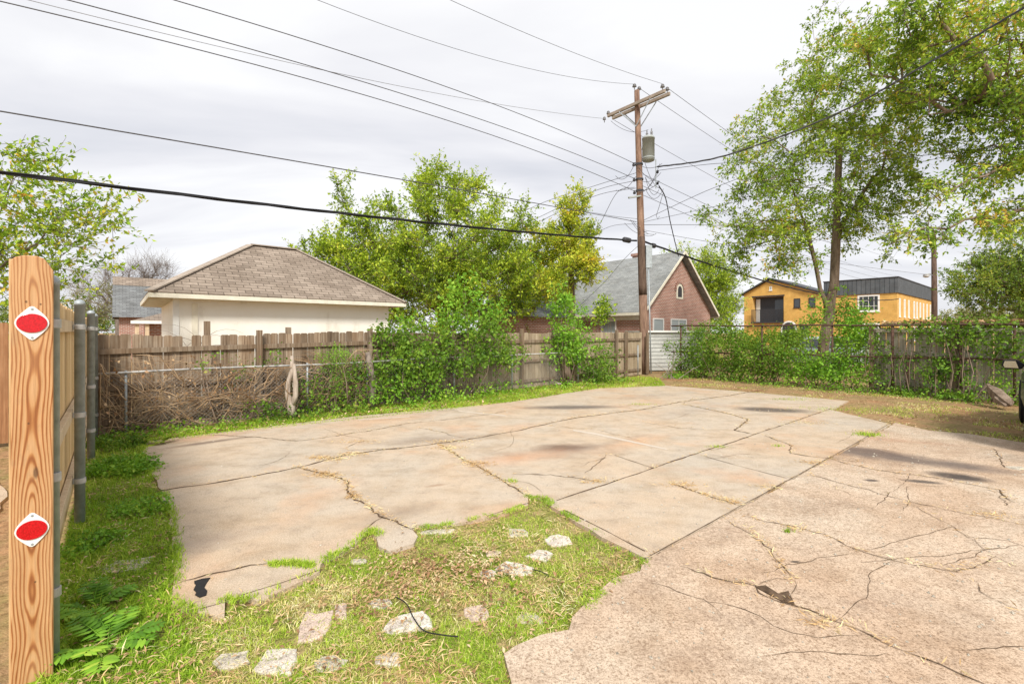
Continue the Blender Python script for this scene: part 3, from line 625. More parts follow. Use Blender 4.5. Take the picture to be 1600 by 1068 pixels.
grass_obj('grass', 'green fringe along the slab edges', [(eg, .045, .005, 0, 1.1), (eg2, .03, .0045, 0, 1.5), (eg3, .04, .005, 0, 1), (eg4, .06, .01, GZ, 1)], 'grass')
def litter(pts, L_, z=.01, zr=.02, flat=.75, wf=.5):
    n = len(pts); p = np.c_[pts, z+rng.uniform(0, zr, n)]; d = np.c_[rng.normal(size=(n, 2)), rng.normal(size=n)*.25]
    return leaf_quads(p, d, L_*rng.uniform(.5, 1.4, n), wf, flat, .15)
def disc(px, py, n, rx, ry):
    g = G(px, py); return np.c_[g.x+rng.normal(size=n)*rx, g.y+rng.normal(size=n)*ry]
V = merge([litter(disc(700,885,260,.36,.22), .03, GZ+.02, .03), litter(disc(650,893,180,.17,.11), .034, GZ+.02, .03), litter(disc(690,870,160,.22,.1), .03, GZ+.02, .03), litter(disc(760,900,250,.2,.15), .035, GZ+.03, .03), litter(sample(grass_patch, 900, 2), .028, GZ+.02, .03), litter(sample(left_strip, 700, 3.5), .028, GZ+.02, .04),
           litter(sample(strip_a, 3500, 9), .06, GZ+.02, .04), litter(thin(sample(strip_b, 4500, 12), 2.2, .4, .7, 2), .045, GZ, .03), litter(disc(600,940,150,.15,.1), .03, GZ+.03, .03)])
tag(np_obj('leaf_litter', V[0], V[1], M['leaf_dry']), 'brown fallen leaves scattered over the grass and dirt', kind='stuff')
pts = []
for ci, amt in ((1, 260), (12, 260), (13, 300), (17, 40), (8, 110), (16, 120), (20, 70), (22, 60), (2, 60), (19, 40), (0, 60), (21, 60)):
    if ci >= len(crack_lines): continue
    ln = crack_lines[ci]; 
    for _ in range(amt*2):
        p = ln[min(len(ln)-1, int(rng.beta(1.2, 1.2)*len(ln)))]; pts.append((p.x+rng.normal()*.025, p.y+rng.normal()*.025))
for li, ln in enumerate(crack_lines):
    m_ = int(len(ln)*1.6); c0 = rng.integers(0, len(ln), 3+len(ln)//25)
    for _ in range(m_):
        j_ = int(np.clip(c0[rng.integers(len(c0))]+rng.normal()*6, 0, len(ln)-1)); p_ = ln[j_]; pts.append((p_.x+rng.normal()*.02, p_.y+rng.normal()*.02))
for (x, y, n, r1, r2) in ((510,742,350,.10,.05),(520,718,260,.12,.05),(550,710,240,.1,.05),(700,700,260,.14,.06),(745,725,250,.12,.06),(552,776,120,.04,.03),(500,715,200,.1,.03),(930,752,160,.1,.04),(1065,758,140,.1,.04),(1140,783,120,.1,.04),(1270,723,160,.1,.05),(1205,640,60,.3,.1),(1255,660,260,.25,.12),(1355,676,200,.12,.08),(1290,975,90,.07,.03),(1550,805,120,.08,.06),(700,690,200,.2,.05),(560,690,160,.2,.05),(1205,762,60,.08,.04),(1245,826,60,.06,.03)):
    pts += list(map(tuple, disc(x, y, n, r1, r2)))
v = np.array(pts)
n = len(v); p = np.c_[v, rng.uniform(.004, .018, n)]; d = np.c_[rng.normal(size=(n, 2)), rng.normal(size=n)*.3]
V = leaf_quads(p, d, .045*rng.uniform(.4, 1.5, n), .11, .3, .1)
tag(np_obj('straw', V[0], V[1], M['straw']), 'dry straw caught in the concrete cracks', kind='stuff')
grass_obj('grass', 'tiny green weeds in the cracks', [(np.concatenate([disc(1118,806,40,.02,.02)*0+np.array([0, 3.0]), disc(1356,679,350,.10,.08), disc(1235,624,200,.3,.1), disc(1213,697,40,.05,.02), disc(1232,830,40,.03,.02), disc(1120,698,80,.08,.03), disc(800,752,60,.04,.03), disc(1340,640,600,.5,.2), disc(1000,632,100,.2,.05)]), .05, .006, .0, 1.0)], 'grass')

cp = np.concatenate([sample([G(*q) for q in ((870,790),(1320,640),(1600,700),(1600,1060),(820,1060),(1010,880))], 420, 2.6), sample(lot, 160, 4)])
n = len(cp); ss = rng.uniform(.003, .011, n)*(1+np.linalg.norm(cp, axis=1)*.1); tet = np.array([[1,0,0],[-.4,.8,0],[-.5,-.8,0],[0,0,.8]]); vv = []
for i in range(n):
    a_ = rng.uniform(0, 6.28); ca, sa_ = math.cos(a_), math.sin(a_); q = tet*ss[i]*rng.uniform(.6, 1.3, (4, 3)); vv.append(np.c_[q[:, 0]*ca-q[:, 1]*sa_+cp[i, 0], q[:, 0]*sa_+q[:, 1]*ca+cp[i, 1], q[:, 2]+.001])
bb = (np.arange(n)*4)[:, None]; ff = np.concatenate([bb+np.array([k]) for k in ([0,1,3],[1,2,3],[2,0,3])])
tag(np_obj('gravel', np.concatenate(vv), ff, M['rubble_grey']), 'tiny chips and grit strewn over the concrete', kind='stuff')
# rubble set in the grass: every stone its own thing
def stone(px, py, w, d, h, mat, label, ang=0, n=9, seed=1, loc=None):
    r = random.Random(seed); g = loc or G(px, py); k_ = 1 if loc else 1.42; w *= k_; d *= k_*1.1; h = h*.62; mb = MB(); ring = []
    for i in range(n):
        a = 2*math.pi*i/n+r.uniform(-.22, .22); k = r.uniform(.78, 1.18)/max(abs(math.cos(a))**1.0, abs(math.sin(a))**1.0, .72)*.86
        ring.append((w/2*math.cos(a)*k, d/2*math.sin(a)*k))
    vs = []
    for s_, z in ((1.04, -.06), (1.0, h*.6), (.93, h*.95), (.6, h)):
        vs += [(x*s_+r.uniform(-.004, .004), y*s_+r.uniform(-.004, .004), z+r.uniform(-.12, .12)*h) for x, y in ring]
    k = 4; fs = [(i*n+j, i*n+(j+1)%n, (i+1)*n+(j+1)%n, (i+1)*n+j) for i in range(k-1) for j in range(n)]+[tuple((k-1)*n+j for j in range(n))]
    mb.add(vs, fs); o = mb.build('paving_stone', M[mat], loc=(g.x, g.y, GZ), rot=ang, bevel=.003)
    return tag(o, label, 'stone', 'broken concrete pieces sunk in the grass')
stone(430,1028,.155,.14,.034,'rubble','pale chunky stone nearest the bottom edge left of centre',.2,9,1)
stone(515,1030,.13,.075,.03,'rubble_grey','greyish flat stone just right of the chunky bottom stone',.1,9,2)
stone(490,972,.15,.21,.034,'rubble_pink','large pinkish rectangular slab piece left in the grass patch',.25,8,3)
stone(533,948,.06,.13,.026,'rubble_pink','narrow pink sliver beside the pinkish rectangular slab piece',.3,8,4)
stone(634,971,.22,.11,.045,'rubble','pale pointed stone with the black cord lying across it',.35,8,5)
stone(594,938,.11,.06,.032,'rubble','low whitish stone behind the pointed stone',0,9,6)
stone(746,952,.13,.12,.026,'rubble_pink','flat tan stone half sunk in centre of the grass patch',.5,8,7)
stone(804,883,.19,.13,.032,'rubble','pale oblong stone beside the end of the short cord',-.5,8,8)
stone(762,893,.09,.07,.04,'rubble','small rounded whitish stone left of the oblong stone',0,9,9)
stone(846,864,.13,.12,.036,'rubble','square pale stone between the oblong stone and the slab edge',-.6,8,10)
stone(873,840,.17,.14,.036,'rubble','pale jagged stone nearest the green tip of the patch',.5,7,11)
stone(810,828,.13,.11,.028,'rubble_grey','dull sunken stone at the back of the grass patch',.1,8,12)
stone(680,827,.24,.06,.03,'rubble_grey','thin grey sliver of concrete under the slab edge',.05,9,13)
stone(196,880,.20,.15,.036,'rubble_grey','rough mottled stone in the grass beside the new fence',.3,9,14)
stone(363,1026,.13,.10,.032,'rubble_grey','mossy lump left of the chunky bottom stone',.3,9,15)
stone(604,1024,.11,.07,.030,'rubble','small crumbly stone near the bottom edge of the patch',.2,9,16)
stone(824,960,.12,.07,.022,'rubble_grey','faint buried stone near the coarse driveway edge',.1,9,17)
stone(560,872,.10,.05,.028,'rubble_grey','little stone close under the smooth slab point',.1,9,18)
stone(770,860,.10,.06,.024,'rubble_pink','tan chip behind the small rounded stone',.1,9,19)
stone(1368,0,.02,.02,.02,'rubble','dark leaf sized chip on the coarse driveway',0,7,20,Vector((*G(1367,1040)[:2], .03)))['label'] = 'tiny chip of stone lying on the coarse driveway'
stone(0,0,.3,.2,.12,'rubble','whitish stone at the foot of the old fence by the leaning stump',.2,9,21,Vector((*G(872,600)[:2], 0)))
stone(0,0,.34,.28,.05,'rubble_grey','broken grey block at the far right drive edge',.0,8,22,Vector((*G(1590,731)[:2], .03)))
def cord(px, r, label, z=.035):
    g = [G(x, y) for x, y in px]; mb = MB(); pts = [Vector((p.x, p.y, GZ+z+.012*math.sin(i*1.7))) for i, p in enumerate(g)]
    fine = []
    for i in range(len(pts)-1):
        a, b, c, d = pts[max(i-1, 0)], pts[i], pts[i+1], pts[min(i+2, len(pts)-1)]
        for k in range(6):
            t = k/6; fine.append(.5*((2*b)+(c-a)*t+(2*a-5*b+4*c-d)*t*t+(3*b-a-3*c+d)*t**3))
    fine.append(pts[-1]); return tag(mb.tube(fine, r, 6).build('cord', M['black'], smooth=True), label, 'cord')
cord([(618,938),(635,952),(646,970),(662,988),(690,1000),(716,1004)], .0035, 'thin black cord curling across the pale pointed stone', .055)
cord([(832,890),(845,896),(858,900)], .003, 'short black cord end poking from the oblong stone')

# ------------------------------------------------------------ fences
def sfence(px):                          # distance along the old fence for a photo column
    k = (px-800)/FP; return (k*FA.y-FA.x)/(FD.x-k*FD.y)
FA = Vector((-6.55, 7.34, 0)); FE = Vector((4.95, 17.9, 0)); FD = (FE-FA).normalized(); FL = (FE-FA).length; FANG = math.atan2(FD.y, FD.x)
def picket(mb, x, w, h, y=0, t=.016, z0=0, ear=.02, tilt=0):
    out = [(x, z0), (x+w, z0), (x+w+tilt, h-ear), (x+w-ear+tilt, h), (x+ear+tilt, h), (x+tilt, h-ear)]
    mb.prism(out, 'y', y, y+t)
old = thing('wooden_fence', 'weathered brown picket fence behind the tangled dead vines', 'fence', FA, FANG)
mb = MB(); x = 0; gap1, gap2 = sfence(298), sfence(338); xs7 = sfence(690)
while x < FL:
    w = random.uniform(.128, .142)
    sag = -.03*math.sin(x*1.1)+.02
    brk = .26 if min(abs(x+w/2-gap1), abs(x+w/2-gap2)) < .075 else 0
    if 1:
        if x < xs7: picket(mb, x, w, 1.60-brk+sag+random.uniform(-.02, .015), random.uniform(-.006, .006), tilt=random.uniform(-.008, .008))
    x += w+.003
mb.build('picket_panel', M['weathered'], old, bevel=.002)
mb = MB(); x = xs7
while x < FL:
    w = random.uniform(.128, .142); picket(mb, x, w, 1.62+random.uniform(-.02, .015), random.uniform(-.006, .006), tilt=random.uniform(-.008, .008)); x += w+.005
mb.build('picket_panel', M['weathered_tan'], old, bevel=.002)
for (a, b, z0, z1) in ((0, sfence(400), 1.33, 1.37), (sfence(400), sfence(575), 1.365, 1.40), (sfence(575), FL, 1.36, 1.36), (0, sfence(460), .74, .78), (sfence(460), FL, .8, .78), (0, FL, .2, .2)):
    MB().beam((a, -.03, z0), (b-.01, -.03, z1), .04, .085).build('rail', M['weathered'], old, bevel=.003)
for (px, h, y) in ((403, 1.68, -.10), (575, 1.72, -.10), (453, 1.74, .1), (325, 1.84, .09), (812, 1.74, -.10), (705, 1.74, -.1), (975, 1.66, -.1), (960, 1.72, -.1), (1008, 1.6, -.1), (892, 1.66, -.1)):
    s_ = sfence(px); MB().box(s_-.045, s_+.045, y-.045, y+.045, 0, h).build('post', M['weathered'], old, bevel=.004)

# chain link fence in front of it
cl = thing('chain_link_fence', 'low chain link fence with galvanised top rail before the old pickets', 'fence', FA, FANG)
cy = -.30; c_end = sfence(890)
mb = MB(); rp = [(x, cy, 1.0+.012*math.sin(x*1.3)) for x in np.linspace(0, sfence(780), 30)]; mb.tube(rp, .019, 8)
mb.build('top_rail', M['galv_light'], cl, smooth=True)
MB().tube([(sfence(780)+.02, cy, 1.0), (sfence(860), cy, 1.0), (c_end, cy, .95)], .017, 8).build('top_rail', M['galv_light'], cl, smooth=True)
for px in (195, 473, 565, 700, 790, 893, 987):
    s_ = sfence(px); MB().tube([(s_, cy+.03, 0), (s_, cy+.03, 1.04 if px < 950 else 1.15)], .019, 8).build('steel_post', M['galv'], cl, smooth=True)
v0, v1 = [], []
for x in np.arange(-1, c_end, .065):
    for s_ in (1, -1):
        a = np.array([x, cy+.02, .04]); b = np.array([x+s_*.95, cy+.02, .98])
        if min(a[0], b[0]) < 0 or max(a[0], b[0]) > c_end: continue
        v0.append(a); v1.append(b)
v0, v1 = np.array(v0), np.array(v1); v, f = prisms(v0, v1, .0016, .0016); np_obj('wire_mesh', v, f, M['galv_light'], cl)

# the new pine fence on the left
LO = Vector((-2.3155, 2.271, 0)); LA = math.atan2(.7585, -.6516); LL = 6.6
nf = thing('wooden_fence', 'new pale pine picket fence on grey steel posts at the left', 'fence', LO, LA)
mb = MB(); x = .05
while x < LL:
    w = .136; picket(mb, x, w, 1.86+random.uniform(-.015, .015), .035, .018, .03, ear=.028); x += w+.004
mb.build('picket_panel', M['pine2'], nf, bevel=.002)
for z in (.36, .93, 1.69): MB().beam((.03, .01, z), (LL, .01, z+.01), .038, .09).build('rail', M['rail'], nf, bevel=.004)
for x, rr, h in ((.0, .022, 1.90), (2.27, .036, 1.90), (4.96, .040, 1.90), (6.45, .04, 1.90)):
    py_ = -.052 if x == 0 else -.055
    sp_ = MB().lathe([(rr, 0), (rr, h-.02), (rr*1.06, h-.02), (rr*1.06, h), (rr*.8, h+.018), (rr*.3, h+.03)], 20, (x, py_, 0)).build('steel_post', M['galv'], nf, smooth=False)
    for p in sp_.data.polygons: p.use_smooth = True
    for z in (.36, .93, 1.69):
        b = MB(); b.lathe([(rr+.006, -.022), (rr+.006, .022)], 20, (x, py_, z)); b.box(x-.02, x+.02, py_+.03, py_+.044, z-.02, z+.02)
        b.build('bracket', M['galv_light'], sp_, bevel=.002)
# the broad end board with its two reflectors
EB = Vector((-2.272, 2.20, 0))
eb = thing('fence_post', 'broad fresh pine end board carrying two red reflectors', 'post', EB, ANG)
mb = MB(); w = .083
mb.prism([(-w*.84, 0), (w*.84, 0), (w*.84, 1.945), (w*.48, 1.998), (w*.2, 2.008), (-w*.3, 2.008), (-w*.66, 1.997), (-w*.84, 1.982)], 'y', -.02, .02)
mb.build('board', M['pine'], eb, bevel=.004)
MB().box(-w*.84-.011, -w*.84+.002, .021, .04, 0, 1.99).build('backing_board', M['pine2'], eb, bevel=.002)
for z in (1.69, .72):
    pl = MB(); out = []
    for a, r_ in ((97, .073), (90, .076), (83, .073), (68, .062), (50, .0565), (30, .0555), (12, .057), (0, .058), (-12, .057), (-30, .0555), (-50, .0565), (-68, .062), (-83, .073), (-90, .076), (-97, .073), (-112, .062), (-130, .0565), (-150, .0555), (-168, .057), (180, .058), (168, .057), (150, .0555), (130, .0565), (112, .062)):
        out.append((r_*math.cos(R(a))*1.0, r_*math.sin(R(a))*1.0+z))
    out = [(x_, (z_-z)*1.05+z) for x_, z_ in out]
    rf = pl.prism(out, 'y', -.026, -.0215).build('reflector', M['white'], eb, bevel=.001)
    rx, rz = .0515, .0445
    ln_ = MB().prism([(rx*math.cos(t), z+rz*math.sin(t)) for t in np.linspace(0, 2*math.pi, 33)[:-1]], 'y', -.031, -.0262).build('lens', M['reflector'], rf, bevel=.0015)
    for dz in (-.067, .067):
        MB().lathe([(.005, 0), (.005, .002), (.001, .003)], 10, (0, -.0265, z+dz), Matrix.Rotation(R(90), 3, 'X')).build('screw', M['galv'], rf)
# brown fence across the neighbour's drive, seen at the very edge
ob = thing('wooden_fence', 'stained orange brown picket fence at the extreme left edge', 'fence', (-8.9, 5.45, 0), ANG)
mb = MB(); x = 0
while x < 2.9: picket(mb, x, .14, 1.78, 0, z0=.03); x += .146
mb.build('picket_panel', m_wood('stained pickets', [(.22, .10, .045), (.42, .22, .11), (.55, .33, .18)], isl=.3), ob, bevel=.002)
for z in (.5, 1.3): MB().beam((0, .035, z), (2.9, .035, z), .04, .09).build('rail', M['weathered'], ob)

# rusty pipe fence on the right, draped in vines
RA = Vector((6.1, 17.75, 0)); RE = Vector((12.6, 9.35, 0)); RD = (RE-RA).normalized(); RL = (RE-RA).length; RANG = math.atan2(RD.y, RD.x)
def sR(px): k = (px-800)/FP; return (k*RA.y-RA.x)/(RD.x-k*RD.y)
pf = thing('pipe_fence', 'rusty open pipe rail fence overgrown with green vines', 'fence', RA, RANG)
def pipe(pts, r): return MB().tube(pts, r, 8)
for z0, z1 in ((1.87, 1.80), (.88, 1.02)):
    pipe([(x, 0, z0+(z1-z0)*x/RL+.012*math.sin(x*1.7)) for x in np.linspace(0, RL, 24)], .024).build('rail', M['rust'], pf, smooth=True)
for px, h in ((1063, 1.86), (1190, 1.88), (1208, 1.05), (1300, 1.85), (1394, 1.86), (1418, 1.05), (1500, 1.84), (1585, 1.84)):
    pipe([(sR(px), .03, -.1), (sR(px), .03, h)], .036 if px == 1394 else .028).build('steel_post', M['rust'], pf, smooth=True)
gf = thing('wooden_fence', 'grey vertical board fence behind the rusty pipes at right', 'fence', RA, RANG)
mb = MB(); x = sR(1360)
while x < RL+1.5:
    w = random.uniform(.13, .15); picket(mb, x, w, 1.74+random.uniform(-.05, .03), .22+random.uniform(-.008, .008), tilt=random.uniform(-.02, .02), ear=.005); x += w+.008
mb.build('picket_panel', M['weathered_grey'], gf, bevel=.002)
for z in (.25, 1.06, 1.68): MB().beam((sR(1358), .18, z), (RL+1.5, .18, z+.02), .04, .09).build('rail', M['weathered_grey'], gf)
for px in (1360, 1490): MB().box(sR(px)-.055, sR(px)+.055, .06, .15, 0, 1.80).build('post', M['weathered'], gf, bevel=.004)
MB().box(sR(1375), RL+1.5, .12, .42, 1.80, 1.87).build('cap_board', M['weathered'], gf, bevel=.004)

# ------------------------------------------------------------ garage
def fascia_roof(name, mat, parent, L, D, z0, z1, over=0, ridge=None):
    pass
GO = Vector((-8.3, 10.6, 0)); GL, GD, GE, GR = 6.46, 5.1, 2.5, 4.27
ga = thing('garage', 'cream stucco garage with brown hipped shingle roof', 'garage', GO, ANG)
MB().box(.5, GL-.4, .42, GD-.4, 0, GE-.02).build('wall', M['stucco'], ga)
h = GD/2
mb = MB(); mb.add([(0,0,GE+.05),(GL,0,GE+.05),(GL,GD,GE+.05),(0,GD,GE+.05),(h,h,GR),(GL-h,h,GR)], [(0,1,5,4),(1,2,5),(2,3,4,5),(3,0,4)])
rf = mb.build('roof', M['shingle_brown'], ga, uv=True)
sm = rf.modifiers.new('thickness', 'SOLIDIFY'); sm.thickness = .03; sm.offset = 1
MB().box(.03, GL-.03, .03, GD-.03, GE-.02, GE+.0).build('soffit', M['cream'], ga)
for p, q in (((0,0),(GL,0)), ((GL,0),(GL,GD)), ((GL,GD),(0,GD)), ((0,GD),(0,0))):
    d = Vector((q[0]-p[0], q[1]-p[1], 0)).normalized()
    MB().beam((p[0]+d.x*.011, p[1]+d.y*.011, GE-.005), (q[0]-d.x*.011, q[1]-d.y*.011, GE-.005), .022, .105).build('fascia', M['cream'], ga)
for p, q in (((0,0,GE+.09),(h,h,GR+.04)), ((GL,0,GE+.09),(GL-h,h,GR+.04)), ((h,h,GR+.045),(GL-h,h,GR+.045))):
    MB().beam(p, q, .22, .03).build('ridge_cap', M['cap'], ga)
for k in range(9):
    MB().box(.04, .49, .5+k*.5, .56+k*.5, GE-.10, GE-.022).build('rafter_tail', M['cream'], ga)
MB().box(.86, .98, .395, .418, 0, GE-.15).build('trim_board', M['cream'], ga); MB().box(.475, .60, .393, .4185, 0, GE-.021).build('trim_board', M['white'], ga)

# ------------------------------------------------------------ house far left
def gable_house(root, L, D, ez, rz, wallm, roofm, over=.35, wall=True, trim='white'):
    """ridge along local y; gable end in the local xz plane at y=0"""
    if wall:
        MB().prism([(0, 0), (L, 0), (L, ez), (L/2, rz-.12), (0, ez)], 'y', 0, D).build('wall', wallm, root, uv=True)
    p = (rz-ez)/(L/2); mb = MB(); y0, y1 = -over, D+over; x0 = -over; zo = ez-over*p; t = .10
    mb.prism([(x0, zo), (L/2, rz), (L-x0, zo), (L-x0, zo+t), (L/2, rz+t*1.2), (x0, zo+t)], 'y', y0, y1)
    mb.build('roof', roofm, root, uv=True)
    for s_ in (0, 1):
        xa = x0-.01 if s_ == 0 else L-x0+.01
        MB().beam((xa, y0-.02, zo+t*.4), (L/2, y0-.02, rz+t*.4), .035, .12, up=(0, 0, 1)).build('barge_board', M[trim], root)
        MB().box(min(xa, xa+(.02 if s_ else -.02)), max(xa, xa+(.02 if s_ else -.02)), y0, y1, zo-.07, zo+.07).build('fascia', M[trim], root)
def window(root, plane, u0, u1, z0, z1, d, mat='glass', frame='white', bars=(1, 1), name='window', fw=.06, sill=True):
    """plane 'x' faces -y at y=d, plane 'y' faces -x at x=d (d is the wall face)"""
    def bx(a0, a1, b0, b1, e0, e1):
        return (a0, a1, d-e1, d-e0, b0, b1) if plane == 'x' else (d-e1, d-e0, a0, a1, b0, b1)
    m = MB()
    for a0, a1, b0, b1 in ((u0, u1, z1-fw, z1), (u0, u1, z0, z0+fw), (u0, u0+fw, z0+fw, z1-fw), (u1-fw, u1, z0+fw, z1-fw)): m.box(*bx(a0, a1, b0, b1, -.02, .05))
    nx, nz = bars
    for i in range(1, nx): u = u0+(u1-u0)*i/nx; m.box(*bx(u-.02, u+.02, z0+fw, z1-fw, 0, .035))
    for i in range(1, nz): z = z0+(z1-z0)*i/nz; m.box(*bx(u0+fw, u1-fw, z-.02, z+.02, 0, .03))
    wn = m.build(name, M[frame], root); MB().box(*bx(u0+fw*.9, u1-fw*.9, z0+fw*.9, z1-fw*.9, .004, .014)).build('pane', M[mat], wn)
    if sill: MB().box(*bx(u0-.06, u1+.06, z0-.08, z0-.002, -.02, .09)).build('sill', M[frame], wn)
    return wn
lh = thing('house', 'distant house with slate grey roof left of the garage', 'house', P(186, 518, 27)-Vector((0, 0, CH)), ANG)
# local x along a, ridge along x here: build slope facing the camera
MB().box(0, 9, .4, 7, 0, 2.6).build('wall', M['brick_red'], lh, uv=True)
mb = MB(); mb.add([(-.3, 0, 2.5), (9, 0, 2.5), (9, 3.2, 5.1), (-.3, 3.2, 5.1), (9, 6.6, 2.5), (-.3, 6.6, 2.5)], [(0,1,2,3), (3,2,4,5), (0,3,5), (1,4,2)])
mb.build('roof', M['shingle_slate'], lh, uv=True)
MB().add([(-.3, 2.5, 4.56), (9, 2.5, 4.56), (9, 3.2, 5.14), (-.3, 3.2, 5.14)], [(0,1,2,3)]).build('ridge_cap', M['shingle_brown'], lh, uv=True)
ph = thing('shed', 'small hipped brick outbuilding with porch posts beside the garage', 'shed', P(204, 518, 20)-Vector((0, 0, CH)), ANG)
MB().box(.6, 5, .5, 4, 0, 2.05).build('wall', M['brick_red'], ph, uv=True)
MB().add([(0,0,2.12),(5.2,0,2.12),(5.2,4.2,2.12),(0,4.2,2.12),(2.1,2.1,2.85),(3.2,2.1,2.85)], [(0,1,5,4),(1,2,5),(2,3,4,5),(3,0,4),(3,2,1,0)]).build('roof', M['shingle_brown'], ph, uv=True)
MB().box(0, 5.2, -.02, .0, 2.0, 2.13).build('fascia', M['white'], ph)
for x in (.15, .5): MB().box(x, x+.14, .1, .24, 0, 2.0).build('porch_post', M['rail'], ph)

# ------------------------------------------------------------ brick house
bh = thing('brick_house', 'red brick house with steep grey shingle gable roof', 'house', (6.55, 23.3, 0), ANG)
bL, bD, bE, bR = 7.0, 12.0, 2.85, 5.95
gable_house(bh, bL, bD, bE, bR, M['brick_red'], M['shingle_grey'], .35, trim='cream')
window(bh, 'x', .9, 1.9, 1.0, 2.35, 0, 'glass_pale', bars=(1, 2)); window(bh, 'x', 2.6, 4.2, 1.0, 2.35, 0, 'glass_pale', bars=(2, 2))
mb = MB(); cx, cz, r1, r2 = bL/2, 3.95, .34, .2
arch = [(cx+r1*math.cos(t), cz+r1*math.sin(t)) for t in np.linspace(0, math.pi, 13)]+[(cx-r1, cz-.5), (cx+r1, cz-.5)]
vt = mb.prism(arch, 'y', -.035, .01).build('gable_vent', M['cream'], bh)
MB().prism([(cx+r2*math.cos(t), cz+r2*math.sin(t)) for t in np.linspace(0, math.pi, 13)]+[(cx-r2, cz-.4), (cx+r2, cz-.4)], 'y', -.045, -.036).build('louvre', M['dark'], vt)
mb = MB()
for k in range(13):
    t = math.pi*k/12; a = Vector((cx+(r1+.02)*math.cos(t), -.03, cz+(r1+.02)*math.sin(t))); b_ = Vector((cx+(r1+.16)*math.cos(t), -.03, cz+(r1+.16)*math.sin(t))); mb.beam(a, b_, .08, .075, up=(0, 1, 0))
mb.build('brick_arch', M['brick_red'], bh, uv=True)
for y0 in (1.6, 5.2): window(bh, 'y', y0, y0+1.0, .95, 2.25, 0, 'glass_pale', bars=(1, 2), name='window')
MB().box(-.06, -.002, 0, bD, 2.25, 2.75).build('frieze_board', M['cream'], bh)
ch = MB(); ch.box(4.4, 5.2, 3.0, 3.7, 4.0, 6.35); ch.box(4.33, 5.27, 2.93, 3.77, 6.35, 6.5); ch.build('chimney', M['brick_red'], bh, uv=True)
MB().lathe([(.1, 0), (.1, .5), (.22, .5), (.22, .6), (.05, .72)], 12, (1.6, 6.0, 4.2)).build('roof_vent', M['dark'], bh)
# dark shed wing between the tree and the brick house
bw = thing('shed', 'low brick shed behind the tan pickets left of the brick house', 'shed', (0.2, 21.5, 0), ANG)
MB().box(0, 3.6, 0, 3, 0, 2.35).build('wall', M['brick_red'], bw, uv=True)
MB().add([(-.3,-.3,2.35),(3.9,-.3,2.35),(3.9,3.3,2.35),(-.3,3.3,2.35),(-.3,1.5,3.3),(3.9,1.5,3.3)], [(0,1,5,4),(2,3,4,5),(0,4,3),(1,2,5),(3,2,1,0)]).build('roof', M['shingle_slate'], bw, uv=True)
# small white sided outbuilding in the gap beside the pole
ws = thing('shed', 'white lap sided shed in the gap behind the wooden pole', 'shed', (5.75, 19.6, 0), R(10))
MB().box(0, 2.6, 0, 2, 0, 1.62).build('wall', M['siding'], ws, uv=True); MB().box(-.1, 2.7, -.1, 2.1, 1.62, 1.70).build('roof', M['white'], ws)

# ------------------------------------------------------------ yellow apartments
ya = thing('apartment_building', 'two storey yellow brick apartments with charcoal metal parapet', 'building', (41.5, 50, 0), ANG)
# local -? : x along a (side receding right), y along b (front receding left)
MB().box(0, 22, 0, 6.7, 0, 5.85).build('wall', M['brick_yellow'], ya, uv=True)
MB().box(-.12, 22.1, -.12, 6.8, 5.85, 7.5).build('parapet', M['seam'], ya, uv=True)
MB().box(-.18, 22.2, -.18, 6.85, 7.5, 7.6).build('coping', M['dark'], ya)
window(ya, 'y', 1.5, 3.5, 3.9, 5.75, 0, 'glass', bars=(4, 3), fw=.16)
window(ya, 'y', 1.5, 3.5, .8, 2.6, 0, 'glass', bars=(4, 3), fw=.16)
for k, (x, w) in enumerate(((.9, .55), (3.3, .7), (5.6, .6), (8.6, .7), (10.4, .6), (12.4, .7), (14.6, .6), (17.0, .7), (19.4, .7))):
    window(ya, 'x', x, x+w, 3.3, 5.3, 0, 'glass_pale', bars=(1, 2), fw=.14)
    window(ya, 'x', x, x+w, .6, 2.4, 0, 'glass_pale', bars=(1, 2), fw=.14)
yw = thing('apartment_building', 'yellow gabled apartment wing with a dark recessed balcony', 'building', Vector((41.5, 50, 0))+B3*6.9-A3*.8, ANG)
# gable wing front faces -x: ridge along x
D0, D1, ez, rz = 0, 8.8, 6.6, 8.3
bz0, bz1, by0, by1 = 2.9, 6.1, 4.0, 7.7
mb = MB(); mb.prism([(0, 0), (8.8, 0), (8.8, ez), (5.6, rz-.1), (0, ez-.3)], 'x', .9, 9); mb.build('wall', M['brick_yellow'], yw, uv=True)
mb = MB()
for (a, b, z0, z1) in ((0, by0, 0, ez-.3), (by1, 8.8, 0, ez-.3), (by0, by1, 0, bz0)): mb.box(0, .89, a, b, z0, z1)
mb.prism([(0, ez-.3), (by0, ez-.3), (by0, bz1), (by1, bz1), (by1, ez-.3), (8.8, ez-.3), (8.8, ez), (5.6, rz-.1)], 'x', 0, .89)
mb.build('front_wall', M['brick_yellow'], yw, uv=True)
MB().box(.86, .896, by0, by1, bz0, bz1).build('balcony_back', M['dark'], yw)
bal = MB().box(-.5, .85, by0-.05, by1+.05, bz0-.15, bz0).build('balcony', M['dark'], yw)
mb = MB(); mb.box(-.5, -.45, by0, by1, bz0+1.5, bz0+1.57)
for y in np.arange(by0, by1+.01, .13): mb.box(-.49, -.46, y-.02, y+.03, bz0, bz0+1.5)
mb.build('railing', M['dark'], bal)
MB().box(-.04, -.01, by0-.1, by1+.1, bz1, bz1+.16).build('lintel', M['dark'], yw)
MB().box(.82, .858, by0+.3, by0+1.3, bz0, bz1-.4).build('balcony_door', M['glass'], yw); MB().box(.82, .858, by1-.6, by1-.1, bz0, bz1-.2).build('door_jamb', M['white'], yw)
